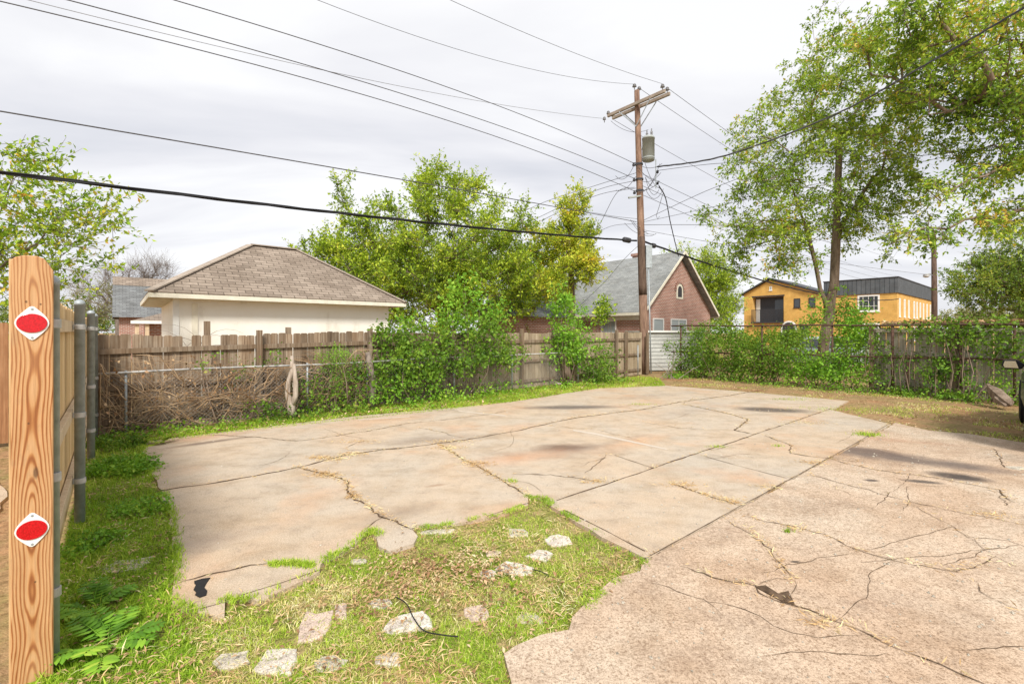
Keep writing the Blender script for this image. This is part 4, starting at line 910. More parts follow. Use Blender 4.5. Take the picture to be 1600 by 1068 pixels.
mb = MB(); mb.prism([(-.4, ez-.55), (5.6, rz), (9.1, ez-.2), (9.1, ez+.0), (5.6, rz+.2), (-.4, ez-.35)], 'x', -.4, 9.3); mb.build('roof', M['dark'], yw)
for y in (2.5, .9): window(yw, 'y', y-.35, y+.35, 4.6, 5.7, 0, 'glass', 'dark', fw=.08)
window(yw, 'y', 5.35, 5.65, 6.9, 7.4, 0, 'cream' if False else 'glass_pale', 'white', fw=.06)
window(yw, 'y', 1.2, 2.2, .3, 2.4, 0, 'glass', 'dark', fw=.1); 
mb = MB(); cy_, cz_ = 3.4, 2.1; ring = [(cy_+.9*math.cos(t), cz_+.9*math.sin(t)) for t in np.linspace(0, math.pi, 11)]
dr = MB().prism(ring+[(cy_-.9, 0), (cy_+.9, 0)], 'x', -.05, .01).build('arched_door', M['white'], yw)
MB().prism([(cy_+.7*math.cos(t), cz_+.7*math.sin(t)) for t in np.linspace(0, math.pi, 11)]+[(cy_-.7, 0), (cy_+.7, 0)], 'x', -.08, -.051).build('door_leaf', M['dark'], dr)

# ------------------------------------------------------------ utility pole
PB = Vector((5.28, 18.4, 0)); lean = Vector((-.33, 0, 11.2))
def on_pole(z): return Vector((lean.x*z/11.2, 0, z))
up = thing('utility_pole', 'tall brown wooden pole with double crossarm and grey transformer', 'utility pole', PB)
mb = MB(); zs = np.linspace(0, 11.2, 14); mb.tube([on_pole(z) for z in zs if z >= 3.4], [.175-.0065*z for z in zs if z >= 3.4], 16); mb.build('pole', M['pole'], up, smooth=True)
mb = MB(); mb.tube([on_pole(z) for z in np.linspace(3.1, 5.4, 7)], [.183-.0065*z for z in np.linspace(3.1, 5.4, 7)], 16); mb.build('tarred_band', M['pole_dark'], up, smooth=True)
mb = MB(); mb.tube([on_pole(z) for z in np.linspace(0, 3.45, 5)], [.178-.0065*z for z in np.linspace(0, 3.45, 5)], 16); mb.build('pole_foot', M['pole'], up, smooth=True)
arms = []
for k, s_ in enumerate((-1, 1)):
    c = on_pole(10.62)+A3*s_*.16; arm = MB().beam(c-B3*1.33, c+B3*1.33, .09, .12); arm.build('crossarm', M['arm'], up, bevel=.006)
for s_ in (-1, 1):
    for q in (-1, 1):
        c = on_pole(10.56)+A3*s_*.21; MB().beam(c+B3*q*.72, on_pole(9.75)+A3*s_*.12, .012, .04).build('brace', M['galv'], up)
def insulator(p, r=.065, ax='Z'):
    return MB().lathe([(.015, -.12), (.015, -.02), (r, 0), (r*.9, .03), (r*.4, .045), (r*.8, .06), (r*.7, .09), (r*.35, .12), (.01, .13)], 14, p).build('insulator', M['porcelain'], up, smooth=True)
for s_ in (-1, 1): insulator(on_pole(10.62)+A3*s_*.16-B3*1.22+Vector((0, 0, .17)), .085)
for s_ in (-1, 1): insulator(on_pole(11.2)+A3*s_*.16+Vector((0, 0, .10)), .085)
for s_ in (-1, 1): insulator(on_pole(10.62)+A3*s_*.16+B3*1.3+Vector((0, 0, .08)), .08)
insulator(on_pole(10.45)+A3*-.3+B3*1.4, .07)
TD = (Vector((.9, -.35, 0))).normalized()
tc_ = on_pole(8.35)+TD*.36; tk = MB().lathe([(.17, 0), (.235, .03), (.235, .86), (.245, .86), (.245, .92), (.20, .97), (.05, 1.0)], 24, tc_).build('transformer', M['grey_paint'], up, smooth=False)
for p in tk.data.polygons: p.use_smooth = len(p.vertices) == 4
MB().lathe([(.24, .1), (.243, .12), (.24, .14)], 24, tc_).build('band', M['grey_paint'], tk)
MB().beam(on_pole(8.9), tc_+Vector((0, 0, .55)), .1, .08).build('bracket', M['galv'], tk)
for off in (TD*.12, TD*-.08+Vector((.05, .08, 0))):
    MB().lathe([(.04, 0), (.05, .05), (.03, .09), (.055, .12), (.03, .16), (.055, .19), (.03, .23), (.02, .34)], 12, tc_+off+Vector((0, 0, .93))).build('bushing', M['porcelain'], tk, smooth=True)
rk = tc_+TD*.28
MB().tube([rk+Vector((0, 0, .05)), rk+Vector((0, 0, -1.1))], .02, 6).build('wire_rack', M['galv'], up)
for z in (7.9, 7.45): MB().tube([rk+Vector((.03, 0, z-8.35)), rk+Vector((.10, -.03, z-8.35))], .06, 8).build('spool_insulator', M['black'], up, smooth=True)
for z in (8.25, 7.65, 7.2): MB().lathe([(.155, 0), (.155, .06)], 16, on_pole(z)).build('steel_strap', M['dark'], up)
for z in (8.2, 7.6, 7.1): MB().lathe([(.05, 0), (.06, .06), (.03, .09), (.05, .13)], 10, on_pole(z)+Vector((-.22, -.02, 0))).build('spool_insulator', M['dark'], up, smooth=True)
ub = on_pole(4.5)+Vector((.24, -.10, 0)); MB().box(ub.x-.12, ub.x+.12, ub.y-.08, ub.y+.08, 4.15, 5.05).build('meter_box', M['galv'], up, bevel=.01)
MB().tube([on_pole(0)+Vector((.20, -.12, 0)), on_pole(4.15)+Vector((.22, -.12, 0))], .028, 8).build('conduit', M['galv'], up, smooth=True)
MB().beam(on_pole(7.0)+Vector((0, -.1, 0)), on_pole(7.0)+Vector((-.5, -.2, -.1)), .09, .06).build('side_bracket', M['grey_paint'], up)
for z in (5.25,): 
    for dx, ln_ in ((-.95, .42), (.85, .2)):
        c = on_pole(z)+A3*dx*1.0; b = MB().tube([c-A3*ln_/2+Vector((0, 0, -.09)), c-A3*ln_*.4+Vector((0, 0, -.09)), c+A3*ln_*.4+Vector((0, 0, -.09)), c+A3*ln_/2+Vector((0, 0, -.09))], [.05, .10, .10, .05], 10)
        b.build('splice_case', M['dark'], up, smooth=True)

# wires: each one a thing, hung in a true vertical plane
def W3(pts, r, label, mat='wire', group='overhead wires on the wooden pole', name='power_line', twist=0, cat='wire'):
    mb = MB(); mb.tube(pts, r, 5 if r < .02 else 7)
    if twist:
        for ph in (0, 2.1, 4.2):
            mb.tube([Vector(p)+Vector((0, math.cos(i*twist+ph)*r*1.6, math.sin(i*twist+ph)*r*1.6)) for i, p in enumerate(pts)], r*.8, 4)
    return tag(mb.build(name, M[mat], smooth=True), label, cat, group)
def span(att, samp, r, label, tmax=38, mat='wire', twist=0):
    ax, ay, az = att; t = [0]; z = [az]
    for x, y in samp:
        k = (x-800)/FP; tt = (k*ay-ax)/(-A3.x+k*A3.y); t.append(tt); z.append(CH-(y-HY)/FP*(ay-A3.y*tt))
    w = [8]+[1]*len(samp); c = np.polyfit(t, z, 2 if len(samp) > 1 else 1, w=w)
    n = 60; pts = [Vector((ax-A3.x*q, ay-A3.y*q, np.polyval(c, q))) for q in np.linspace(0, tmax, n)]
    return W3(pts, r, label, mat, twist=twist)
pt = lambda z, a=0, b=0: PB+on_pole(z)+A3*a+B3*b
span(pt(10.92, -.16, -1.22), [(703,0),(870,72)], .006, 'thin high wire to the right end of the crossarm', mat='wire')
span(pt(11.4, -.16, 0), [(497,0),(640,54),(850,112)], .006, 'thin high wire to the very top of the pole')
span(pt(10.5, -.3, 1.42), [(49,0),(480,107),(760,158)], .006, 'thin wire to the left end of the crossarm', mat='wire_pale')
span(pt(8.3, -.15, .1), [(286,0),(480,69),(840,187)], .010, 'highest of the three parallel wires below the transformer')
span(pt(7.7, -.15, .1), [(128,0),(480,111),(840,213)], .010, 'middle of the three parallel wires below the transformer')
span(pt(7.2, -.25, .1), [(23,0),(480,135),(840,229)], .010, 'lowest of the three parallel wires below the transformer')
span(pt(6.0, -.15, .1), [(0,171),(480,259),(844,316)], .013, 'lone mid height black wire across the whole sky')
span(pt(5.25, -.15, .1), [(0,270),(480,325),(800,362)], .016, 'thick black lashed cable hung lowest across the sky', mat='black', twist=.9)
def cat_(p, q, sag, n=26): return [Vector(p).lerp(Vector(q), i/n)-Vector((0, 0, 4*sag*(i/n)*(1-i/n))) for i in range(n+1)]
far = lambda z, b=0: PB+A3*45+B3*b+Vector((0, 0, z))
for (z, b, zf, lab) in ((10.9, -1.2, 10.3, 'high wire running on from the crossarm right end past the tree'), (11.35, 0, 10.7, 'high wire running on from the pole top past the tree'), (10.55, 1.3, 9.6, 'wire running on behind the transformer'),
                        (7.95, 0, 7.3, 'upper secondary wire running right into the tree'), (7.5, .05, 6.8, 'middle secondary wire running right into the tree'), (7.1, 0, 6.3, 'lower secondary wire running right into the tree')):
    W3(cat_(pt(z, .25, b), far(zf, b), .6, 30), .009, lab)
W3(cat_(pt(5.25, .15, 0), far(5.0), .9, 60), .02, 'thick black lashed cable running right of the pole', 'black', twist=.9)
rack = PB+rk
def drop(p, samp, r, lab, twist=0, mat='wire', n=40):
    """smooth curve from p through measured points (photo column, row, distance)"""
    ps = [Vector(p)]+[P(*s_) for s_ in samp]; out = []
    for i in range(len(ps)-1):
        a, b, c, d = ps[max(i-1, 0)], ps[i], ps[i+1], ps[min(i+2, len(ps)-1)]
        for k in range(12):
            t = k/12; out.append(.5*((2*b)+(c-a)*t+(2*a-5*b+4*c-d)*t*t+(3*b-a-3*c+d)*t**3))
    out.append(ps[-1]); return W3(out, r, lab, mat, twist=twist, group='service drops from the wooden pole', name='service_drop')
drop(rack+Vector((.05, 0, -.25)), [(1130,244,16.4),(1300,181,14),(1450,99,12),(1600,12,10.2),(1760,-90,8.6)], .014, 'twisted black service cable rising steeply to the upper right corner', .9)
drop(rack+Vector((.05, 0, -.4)), [(1130,255,17.2),(1250,257,16),(1400,247,14.5),(1600,225,12.8),(1800,195,11.2)], .010, 'nearly level service cable crossing the right tree')
drop(pt(6.05, .1), [(1095,302,17.4),(1200,258,16),(1350,168,14),(1600,50,11),(1750,-30,9.6)], .010, 'second black service wire climbing to the upper right')
drop(pt(6.0, .1), [(1120,322,17.6),(1250,293,16.6),(1400,262,15.4),(1600,215,14),(1800,160,12.5)], .008, 'thin service wire below the level cable at right')
drop(pt(5.9, .1), [(1120,352,19.5),(1250,361,21),(1458,364,28),(1600,365,33)], .010, 'thin level wire running right to the distant pole')
drop(pt(5.7, .1), [(1120,380,19),(1300,410,22),(1458,430,27)], .008, 'thin wire sloping down right behind the tree')
for i, (y2, lab) in enumerate(((318, 'upper service wire slanting down left behind the yellow tree'), (338, 'middle service wire slanting down left behind the yellow tree'), (345, 'lower service wire slanting down left behind the yellow tree'))):
    drop(pt(7.9-.3*i, -.2), [(930,290+8*i,19.5),(845,y2,22),(760,y2+42,25)], .010, lab)
drop(pt(7.3, -.35), [(965,300,18.8),(940,345,20.0),(915,392,22)], .010, 'steep service wire dropping left from the pole')
drop(pt(6.1, -.1), [(960,338,18.8),(925,332,20.4),(880,326,23)], .008, 'short wire from mid pole into the yellow tree')
drop(pt(5.9, -.1), [(960,352,18.8),(925,366,19.6),(860,392,21.5)], .008, 'lower wire from mid pole into the yellow tree')
drop(rack+Vector((.12, 0, -1.0)), [(1040,310,20),(1048,350,21.5),(1060,400,23.6)], .016, 'dark service drop falling to the brick house gable', .9, 'black')
drop(pt(5.1, -.1), [(975,405,19.6),(945,440,22),(905,478,25)], .008, 'thin wire dropping left towards the brick house roof')
# jumper loops at the transformer and rack
for i in range(12):
    z = (8.2, 7.65, 7.15)[i % 3]; a = on_pole(z)+Vector((random.choice((-.2, .18)), -.18, random.uniform(-.05, .1))); b = rk-Vector((0, 0, .15+.32*(i % 4)))+Vector((random.uniform(.05, .3), random.uniform(-.1, .1), 0))
    if i % 5 == 4: b = a+Vector((-.75, .1, -.5))
    MB().tube(cat_(a, b, random.uniform(.15, .42), 14), .009, 4).build('jumper_wire', M['wire'], up, smooth=True)
for k in range(4):
    a = on_pole(6.0)+Vector((random.uniform(-.7, .0), -.12, random.uniform(-.2, .1))); b = on_pole(5.4)+Vector((random.uniform(.2, .8), -.12, random.uniform(-.1, .4))); MB().tube(cat_(a, b, random.uniform(.1, .35), 12), .008, 4).build('jumper_wire', M['wire'], up, smooth=True)
MB().tube(cat_(on_pole(10.45)+B3*1.3, tc_+Vector((0, 0, 1.25)), .25, 14), .007, 4).build('jumper_wire', M['wire'], up, smooth=True)
MB().tube([on_pole(6.9)+Vector((.9, 0, .2)), on_pole(6.6)+Vector((.75, 0, 0)), on_pole(6.2)+Vector((.62, 0, .05)), on_pole(6.1)+Vector((.68, 0, 0)), on_pole(6.2)+Vector((.75, 0, .02))], .010, 4).build('hanging_wire', M['wire'], up)

# second pole far right
fp = thing('utility_pole', 'distant brown pole with street lamp beside the yellow apartments', 'utility pole', P(1460, 518, 30)-Vector((0, 0, CH)))
MB().tube([(0,0,0), (0,0,4), (-.05,0,8.2)], [.17,.155,.12], 12).build('pole', M['pole_dark'], fp, smooth=True)
MB().box(-1.1, 1.0, -.05, .05, 7.6, 7.72).build('crossarm', M['arm'], fp)
la = MB().tube([(0,0,5.2), (-.35,-.05,5.4), (-.6,-.1,5.35)], .025, 6).build('lamp_arm', M['galv'], fp)
MB().lathe([(.05, .0), (.16, -.04), (.17, -.18), (.08, -.24)], 12, (-.62, -.1, 5.38)).build('lamp_head', M['galv_light'], la)

# ------------------------------------------------------------ trees
def loc(px, Y): return Vector(((px-800)/FP*Y, Y, 0))
b = loc(690, 21.5)
def rel(base, px, py, Y): p = P(px, py, Y); return (p.x-base.x, p.y-base.y, p.z-base.z)
def blob(base, px, py, Y, rx, ry, wgt, rd=None): s_ = Y/FP; return (rel(base, px, py, Y), (rx*s_, (rd or (rx+ry)/2)*s_, ry*s_), wgt)
tree('tree', 'big spreading lime green tree behind the old fence and garage', 'tree', b, [[(0,0,0), (.1,0,1.5), (.2,0,2.6)], [(.2,0,2.0), (-1.6,0,4)], [(.2,0,2.4), (1.7,.2,4.4)]], .30,
     [blob(b,700,380,21,155,95,5), blob(b,640,440,20.5,120,70,2.5), blob(b,790,430,21,100,80,2.5), blob(b,700,300,21.3,70,42,1.2), blob(b,580,400,20,90,55,1.6), blob(b,510,400,20,55,40,.7), blob(b,540,310,21,28,38,.22), blob(b,640,480,20,120,55,1.2)], 600, 'leaf_elm', leaf=.14, twigs=9, per=14, twl=.75, up=.4, shell=.35)
b = loc(892, 20.5)
tree('tree', 'narrow yellowing tree between the lime tree and the pole', 'tree', b, [(0,0,0), (.05,0,2.2), (0,0,4.5), (-.1,0,6.2)], .14,
     [blob(b,897,330,20.5,26,38,1), blob(b,900,385,20.5,42,40,1.8), blob(b,860,390,21,40,35,1), blob(b,905,420,19.5,35,22,.6), blob(b,868,445,19.5,34,26,.7), blob(b,925,425,19.3,18,18,.3)], 190, 'leaf_yellow', leaf=.12, twigs=9, per=13, twl=.5, up=.45, shell=.2)
b = loc(1285, 16.6)
tree('tree', 'tall airy tree with twin dark trunk in front of yellow apartments', 'tree', b,
     [[(0,0,-.1), (.03,0,1.1), (.25,0,2.2), (.42,0,3.3), (.55,.1,4.8), (.62,.1,6.4), (.6,0,8.0), (.5,0,9)], [(.2,0,2.1), (-.12,-.05,3.2), (-.45,-.1,4.6), (-.9,-.1,6.0)], [(.55,.1,4.8), (1.3,.1,6.2), (2.2,.1,7.4)]], .175,
     [blob(b,1290,260,16.6,150,130,4), blob(b,1230,200,16.6,90,100,1.8), blob(b,1350,150,16.6,95,110,2), blob(b,1170,320,16.2,80,80,1.6), blob(b,1200,400,16,80,40,1.0), blob(b,1380,330,16.4,70,90,1.1), blob(b,1300,90,16.6,60,45,.6), blob(b,1310,30,16.6,45,35,.3), blob(b,1400,230,16.5,60,90,1.2), blob(b,1250,330,16.6,110,80,1.2)], 560, 'leaf_right', leaf=.12, twigs=10, per=8, twl=.5, twr=.0035, up=.1, droop=.15, shell=.35, bare=.12, bark='bark', step=.5)
b = loc(1790, 14.5)
tree('tree', 'huge tree overhanging from beyond the right edge of the picture', 'tree', b,
     [[(0,0,0), (-.1,0,2.5), (-.5,0,4.5), (-1.2,0,6.5), (-1.6,0,9)], [(-.3,0,3.6), rel(b,1640,330,13.5), rel(b,1560,345,13.2), rel(b,1480,358,13), rel(b,1390,382,12.8)], [(-.5,0,4.5), rel(b,1640,250,13.2), rel(b,1540,275,13), rel(b,1470,315,12.8)], [(-.8,0,5.5), rel(b,1600,160,13), rel(b,1480,175,12.8), rel(b,1400,215,12.6)]], .30,
     [blob(b,1560,80,13,150,110,3.4), blob(b,1480,100,13.2,90,90,1.8), blob(b,1580,200,13,100,70,1.8), blob(b,1640,300,13,100,110,1.3), blob(b,1440,30,13,90,50,1.0), blob(b,1380,60,13.2,45,60,.3), blob(b,1560,340,12.8,60,35,.35), blob(b,1440,370,12.8,60,25,.25), blob(b,1500,300,12.9,60,45,.35)], 440, 'leaf_far', leaf=.12, twigs=9, per=9, twl=.5, twr=.0035, up=0, droop=.3, shell=.25, bare=.08, bark='bark', step=.5)
b = loc(1600, 20)
tree('tree', 'bushy dark green tree standing above the right board fence', 'tree', b, [(0,0,0), (0,0,2), (.1,0,3.2)], .2,
     [blob(b,1560,430,20,58,55,2), blob(b,1620,400,20,70,70,2), blob(b,1520,440,19.5,38,30,.7), blob(b,1590,475,19.5,70,30,.8)], 300, 'leaf_dark', leaf=.11, twigs=8, per=12, twl=.55, up=.05, shell=.3)
b = loc(-90, 8.8)
tree('tree', 'leafy branching tree leaning in behind the new pine fence', 'tree', b,
     [[(0,0,0), (.2,0,1.2), (.5,0,2.0)], [(.4,0,1.7), rel(b,60,380,8.6), rel(b,150,300,8.5)], [(.5,0,2.0), rel(b,20,280,8.6), rel(b,40,210,8.6)]], .04,
     [blob(b,60,330,8.6,85,60,3), blob(b,10,400,8.6,70,70,2.5), blob(b,150,370,8.5,42,28,.6), blob(b,120,420,8.6,60,22,.8), blob(b,15,250,8.6,35,40,.35), blob(b,120,290,8.5,26,20,.35), blob(b,30,460,8.6,60,30,1.2)], 60, 'leaf_left', leaf=.10, twigs=5, per=20, twl=.85, up=.30, shell=.2, bark='bark_grey', step=.25, spread=.5)
b = loc(1100, 38)
tree('tree', 'yellow green tree rising behind the brick house gable', 'tree', b, [(0,0,0), (0,0,3), (0,0,5)], .22, [blob(b,1100,430,38,42,38,2), blob(b,1130,465,37,26,40,1.4), blob(b,1060,400,38,26,18,.3), blob(b,1115,500,36,34,30,1)], 260, 'leaf_elm', leaf=.17, twigs=8, per=11, twl=.9, shell=.3)
b = loc(845, 27)
tree('tree', 'shady tree filling in behind the lime green tree', 'tree', b, [(0,0,0), (0,0,2), (0,0,3.4)], .2, [blob(b,830,440,27,60,55,2), blob(b,610,450,27,110,55,2.2), blob(b,740,430,28,110,70,2)], 300, 'leaf_dark', leaf=.17, twigs=8, per=12, twl=.8, shell=.2)
b = loc(185, 34)
tree('tree', 'bare grey tree behind the house at far left', 'tree', b, [(0,0,0), (0,0,2.5), (.1,0,4)], .2, [blob(b,175,450,34,62,42,2), blob(b,235,425,34,38,22,1)], 260, None, bark='bark_grey', twigs=12, twl=1.1, up=.5, shell=.3)
b = loc(150, 30)
tree('shrub', 'olive brown bushy shrub left of the slate roofed house', 'shrub', b, [(0,0,0), (0,0,1), (0,0,1.6)], .1, [blob(b,155,470,30,36,34,1), blob(b,120,490,30,40,25,.7)], 110, 'leaf_dull', leaf=.10, twigs=9, per=8, twl=.7, bark='bark_grey', bare=.3)
b = loc(1500, 70)
tree('tree', 'faint distant tree low on the horizon right of the far pole', 'tree', b, [(0,0,0), (0,0,2), (0,0,3)], .25, [blob(b,1505,500,70,40,14,1), blob(b,1560,495,70,50,18,1)], 120, 'leaf_dull', leaf=.3, twigs=8, per=10, twl=1.2)
b = loc(60, 45)
tree('tree', 'distant dark tree low behind the left fences', 'tree', b, [(0,0,0), (0,0,2), (0,0,3)], .25, [blob(b,60,500,45,80,28,1), blob(b,150,505,45,60,18,.6)], 160, 'leaf_dark', leaf=.22, twigs=8, per=10, twl=1.0)

# ------------------------------------------------------------ shrubs, vines
def bush(name, label, cat, base, blobs, nclump, mat, leaf=.07, per=16, cr=.16, stems=10, wfrac=.7, bark='bark', flat=.25, group=None, stemto=None, part='foliage', sr=1.):
    root = thing(name, label, cat, base, 0, group); ws_ = np.array([x[2] for x in blobs], float); ws_ /= ws_.sum()
    idx = rng.choice(len(blobs), nclump, p=ws_); cs = np.array([blobs[i][0] for i in idx]); rs = np.array([blobs[i][1] for i in idx])
    d = unit(rng.normal(size=(nclump, 3)))*rng.uniform(.25, 1, (nclump, 1))**(1/2.2); c = cs+d*rs
    if name != 'tree': c[:, 2] = np.maximum(c[:, 2], .05)
    n = nclump*per; cc = np.repeat(c, per, 0); dd = np.repeat(d, per, 0); sh = unit(rng.normal(size=(nclump, 3)))
    off = rng.normal(size=(n, 3))*cr*.5+np.repeat(sh, per, 0)*rng.uniform(-1, 1, (n, 1))*cr
    ld = dd*.6+rng.normal(size=(n, 3))*.7+np.array([0, 0, -.2])
    v, f = leaf_quads(cc+off, ld, leaf*rng.uniform(.4, 1.5, n), wfrac, flat)
    np_obj(part, v, f, M[mat], root)
    mb = MB(); pick = rng.choice(nclump, min(stems, nclump), replace=False)
    for i in pick:
        q = Vector(c[i]); p0 = Vector((q.x*.75+rng.normal()*.15*sr, q.y*.8+rng.normal()*.05*sr, 0)) if stemto is None else Vector(stemto)
        m = (p0+q)/2+Vector(rng.normal(size=3))*.12*sr
        mb.tube([p0, (p0*.6+m*.4), m, (m+q)/2+Vector((0, 0, .03)), q], [max(.0025, k_*sr) for k_ in (.014, .012, .010, .007, .004)], 5)
    mb.build('stems', M[bark], root, smooth=True); return root
def fb(s_, z, rs, rz, w, off=-.32, ry=.28): 
    """blob on the old fence: along, height, half length, half height"""
    return (s_, z, rs, rz, w, off, ry)
def vine_on(A_, D_, label, items, base_s, n, mat='leaf_vine', leaf=.075, **k):
    nrm = Vector((-D_.y, D_.x, 0)); base = A_+D_*base_s; bl = []
    for (s_, z, rs, rz, w, off, ry) in items:
        p = D_*(s_-base_s)+nrm*off; c_, s2 = abs(D_.x), abs(D_.y)
        m = 3                                             # split long blobs so they follow the fence
        for q in (-.66, 0, .66): pp = p+D_*rs*q; bl.append(((pp.x, pp.y, z), (rs*.55*c_+ry*s2, rs*.55*s2+ry*c_, rz), w/3))
    return bush('vine', label, 'vine', base, bl, n, mat, leaf, **k)
def pv(px, py, rx, ry, w, off=-.32, dy=.28):
    s_ = sfence(px); Y = FA.y+FD.y*s_; return fb(s_, CH-(py-HY)/FP*Y, rx*Y/FP*1.15, ry*Y/FP, w, off, dy)
vine_on(FA, FD, 'dense green creeper mound swallowing the middle of the old fence', [pv(640,560,52,34,2), pv(615,528,26,22,.7), pv(738,532,48,38,2.6), pv(690,566,95,22,2), pv(600,590,34,26,.8), pv(665,530,20,24,.5), pv(775,555,30,14,.5)], sfence(650), 560, leaf=.075, stems=26)
vine_on(FA, FD, 'tall upright leafy shoots above the creeper mound', [pv(716,470,9,46,1,-.1,.12), pv(741,458,7,34,.6,-.1,.12), pv(694,482,7,26,.5,-.1,.12), pv(770,490,22,18,.6,-.1,.15), pv(725,510,42,16,1,-.1,.2), pv(640,500,10,14,.3,-.1,.15)], sfence(715), 150, 'leaf_bright', leaf=.085, per=13, cr=.2, stems=22)
vine_on(FA, FD, 'green climber growing over the leaning stump near the pole', [pv(868,500,16,45,1.2), pv(862,470,9,26,.5), pv(890,540,30,32,1.5), pv(900,490,18,24,.4,-.1), pv(868,545,24,26,1)], sfence(880), 230, 'leaf_bright', leaf=.085, stems=14)
vine_on(FA, FD, 'rounded green bush against tan pickets left of the pole', [pv(933,560,20,30,1.4), pv(912,575,20,20,.8,-.5), pv(925,590,26,12,.6,-.6)], sfence(930), 130, leaf=.075, stems=10)
vine_on(FA, FD, 'hanging leafy spray in front of the brick house window', [(sfence(962), 2.55, .22, .38, 1, .5, .2), (sfence(955), 2.2, .16, .28, .6, .5, .2)], sfence(960), 44, 'leaf_elm', leaf=.10, stems=8, cr=.22)
vine_on(FA, FD, 'low green weeds at the foot of the mound by the fence', [pv(700,612,70,10,1,-.7), pv(850,606,40,10,.6,-.7), pv(640,620,60,10,.8,-.6), pv(610,600,50,22,1,-.5), pv(760,606,30,14,.5,-.6)], sfence(700), 170, 'leaf_bright', leaf=.06, stems=6)
vine_on(FA, FD, 'leafy weeds at the foot of the old fence below the fern', [pv(490,610,26,28,1), pv(540,600,34,30,1.2), pv(520,635,40,10,.7,-.5), pv(410,640,20,14,.5,-.4), pv(455,652,22,8,.5,-.5), pv(560,575,14,18,.5)], sfence(500), 190, leaf=.055, per=15, stems=12, cr=.12)
vine_on(FA, FD, 'bright feathery sapling sprouting over the galvanised rail', [pv(517,556,17,12,1.4,-.34,.12), pv(512,580,12,22,.8,-.34,.12)], sfence(517), 60, 'leaf_bright', leaf=.04, per=34, cr=.13, wfrac=.35, stems=12)
vine_on(FA, FD, 'thin green sprigs on the dead vines over the rail', [pv(350,570,24,10,1), pv(378,600,6,30,.6), pv(412,556,5,10,.5), pv(320,560,8,10,.3), pv(560,560,12,12,.4)], sfence(360), 36, leaf=.045, per=10, stems=8, cr=.1)
vine_on(FA, FD, 'pale green weeds along the left end of the old fence', [pv(250,676,40,6,1,-.5), pv(330,664,50,7,1,-.5), pv(200,672,25,8,.7,-.4)], sfence(260), 80, 'leaf_bright', leaf=.045, per=10, stems=4, cr=.1)
def pr(px, py, rx, ry, w, off=.12, dy=.25):
    s_ = sR(px); Y = RA.y+RD.y*s_; return (s_, CH-(py-HY)/FP*Y, rx*Y/FP*.9, ry*Y/FP, w, off, dy)
def vineR(label, items, px, n, **k): return vine_on(RA, RD, label, items, sR(px), n, **k)
vineR('dense green vine bank on the pipe fence right of the pole', [pr(1070,555,35,32,1.6), pr(1130,545,60,38,3), pr(1200,560,60,34,3), pr(1120,580,80,18,2), pr(1100,515,50,12,.8,.4), pr(1225,520,40,14,.8,.5)], 1140, 1000, leaf=.068, stems=30)
vineR('leafy green growth around the twin trunk on the pipe fence', [pr(1260,570,45,24,1.5), pr(1310,575,40,24,1.4), pr(1340,540,30,42,1.6,.3), pr(1325,510,24,22,.7,.3), pr(1285,590,50,10,.8,-.2), pr(1330,500,16,30,.5,.4)], 1300, 460, mat='leaf_bright', leaf=.066, stems=22)
vineR('vine curtain spilling over the grey board fence', [pr(1480,525,35,18,1.3,.02), pr(1540,525,55,16,1.4,.02), pr(1590,545,40,26,1.2,.02), pr(1470,575,24,20,.6,.05), pr(1520,505,80,7,1.2,.25), pr(1570,560,30,16,.4,.02)], 1520, 230, leaf=.07, stems=24)
vineR('yellow green shoots low against the grey board fence', [pr(1455,585,20,20,.8,0), pr(1510,590,20,22,.8,0), pr(1560,600,40,18,1,-.1), pr(1500,570,30,16,.5,.02), pr(1400,600,18,14,.6,0), pr(1590,590,20,26,.6,0)], 1500, 90, mat='leaf_bright', leaf=.055, stems=16)
vineR('dark green clumps at the foot of the grey board fence', [pr(1415,622,18,14,1,-.15), pr(1480,620,20,14,1,-.15), pr(1505,625,10,10,.5,-.2), pr(1590,625,14,16,.7,-.15), pr(1375,605,12,16,.6,-.05)], 1450, 120, leaf=.06, stems=8, cr=.12)
vineR('sparse dangling vine strands between the pipe posts', [pr(1375,545,16,40,1,.05), pr(1420,560,24,22,.7,.05), pr(1440,520,20,14,.5,.02)], 1400, 60, mat='leaf_vine', leaf=.06, stems=14, cr=.14)
vineR('small bright weed clump on the dirt below the vine bank', [pr(1076,592,16,7,1,-.75,.2)], 1076, 40, mat='leaf_bright', leaf=.05, stems=4, cr=.1)
vineR('low weed tufts along the dirt under the pipe fence', [pr(1190,606,50,4,1,-.5,.3), pr(1330,622,50,4,1,-.5,.3), pr(1500,640,60,5,1,-.5,.3)], 1330, 90, mat='leaf_bright', leaf=.045, stems=4, cr=.12)
# brown leaf drift on the fence cap
v = []
for _ in range(1500): q = RA+RD*rng.uniform(sR(1375), RL+1)+Vector((-RD.y, RD.x, 0))*rng.uniform(.12, .42); v.append((q.x, q.y))
V = litter(np.array(v), .075, 1.87, .06, .4); tag(np_obj('leaf_litter', V[0], V[1], M['leaf_dry']), 'brown leaf drift lying on top of the grey fence cap', kind='stuff')
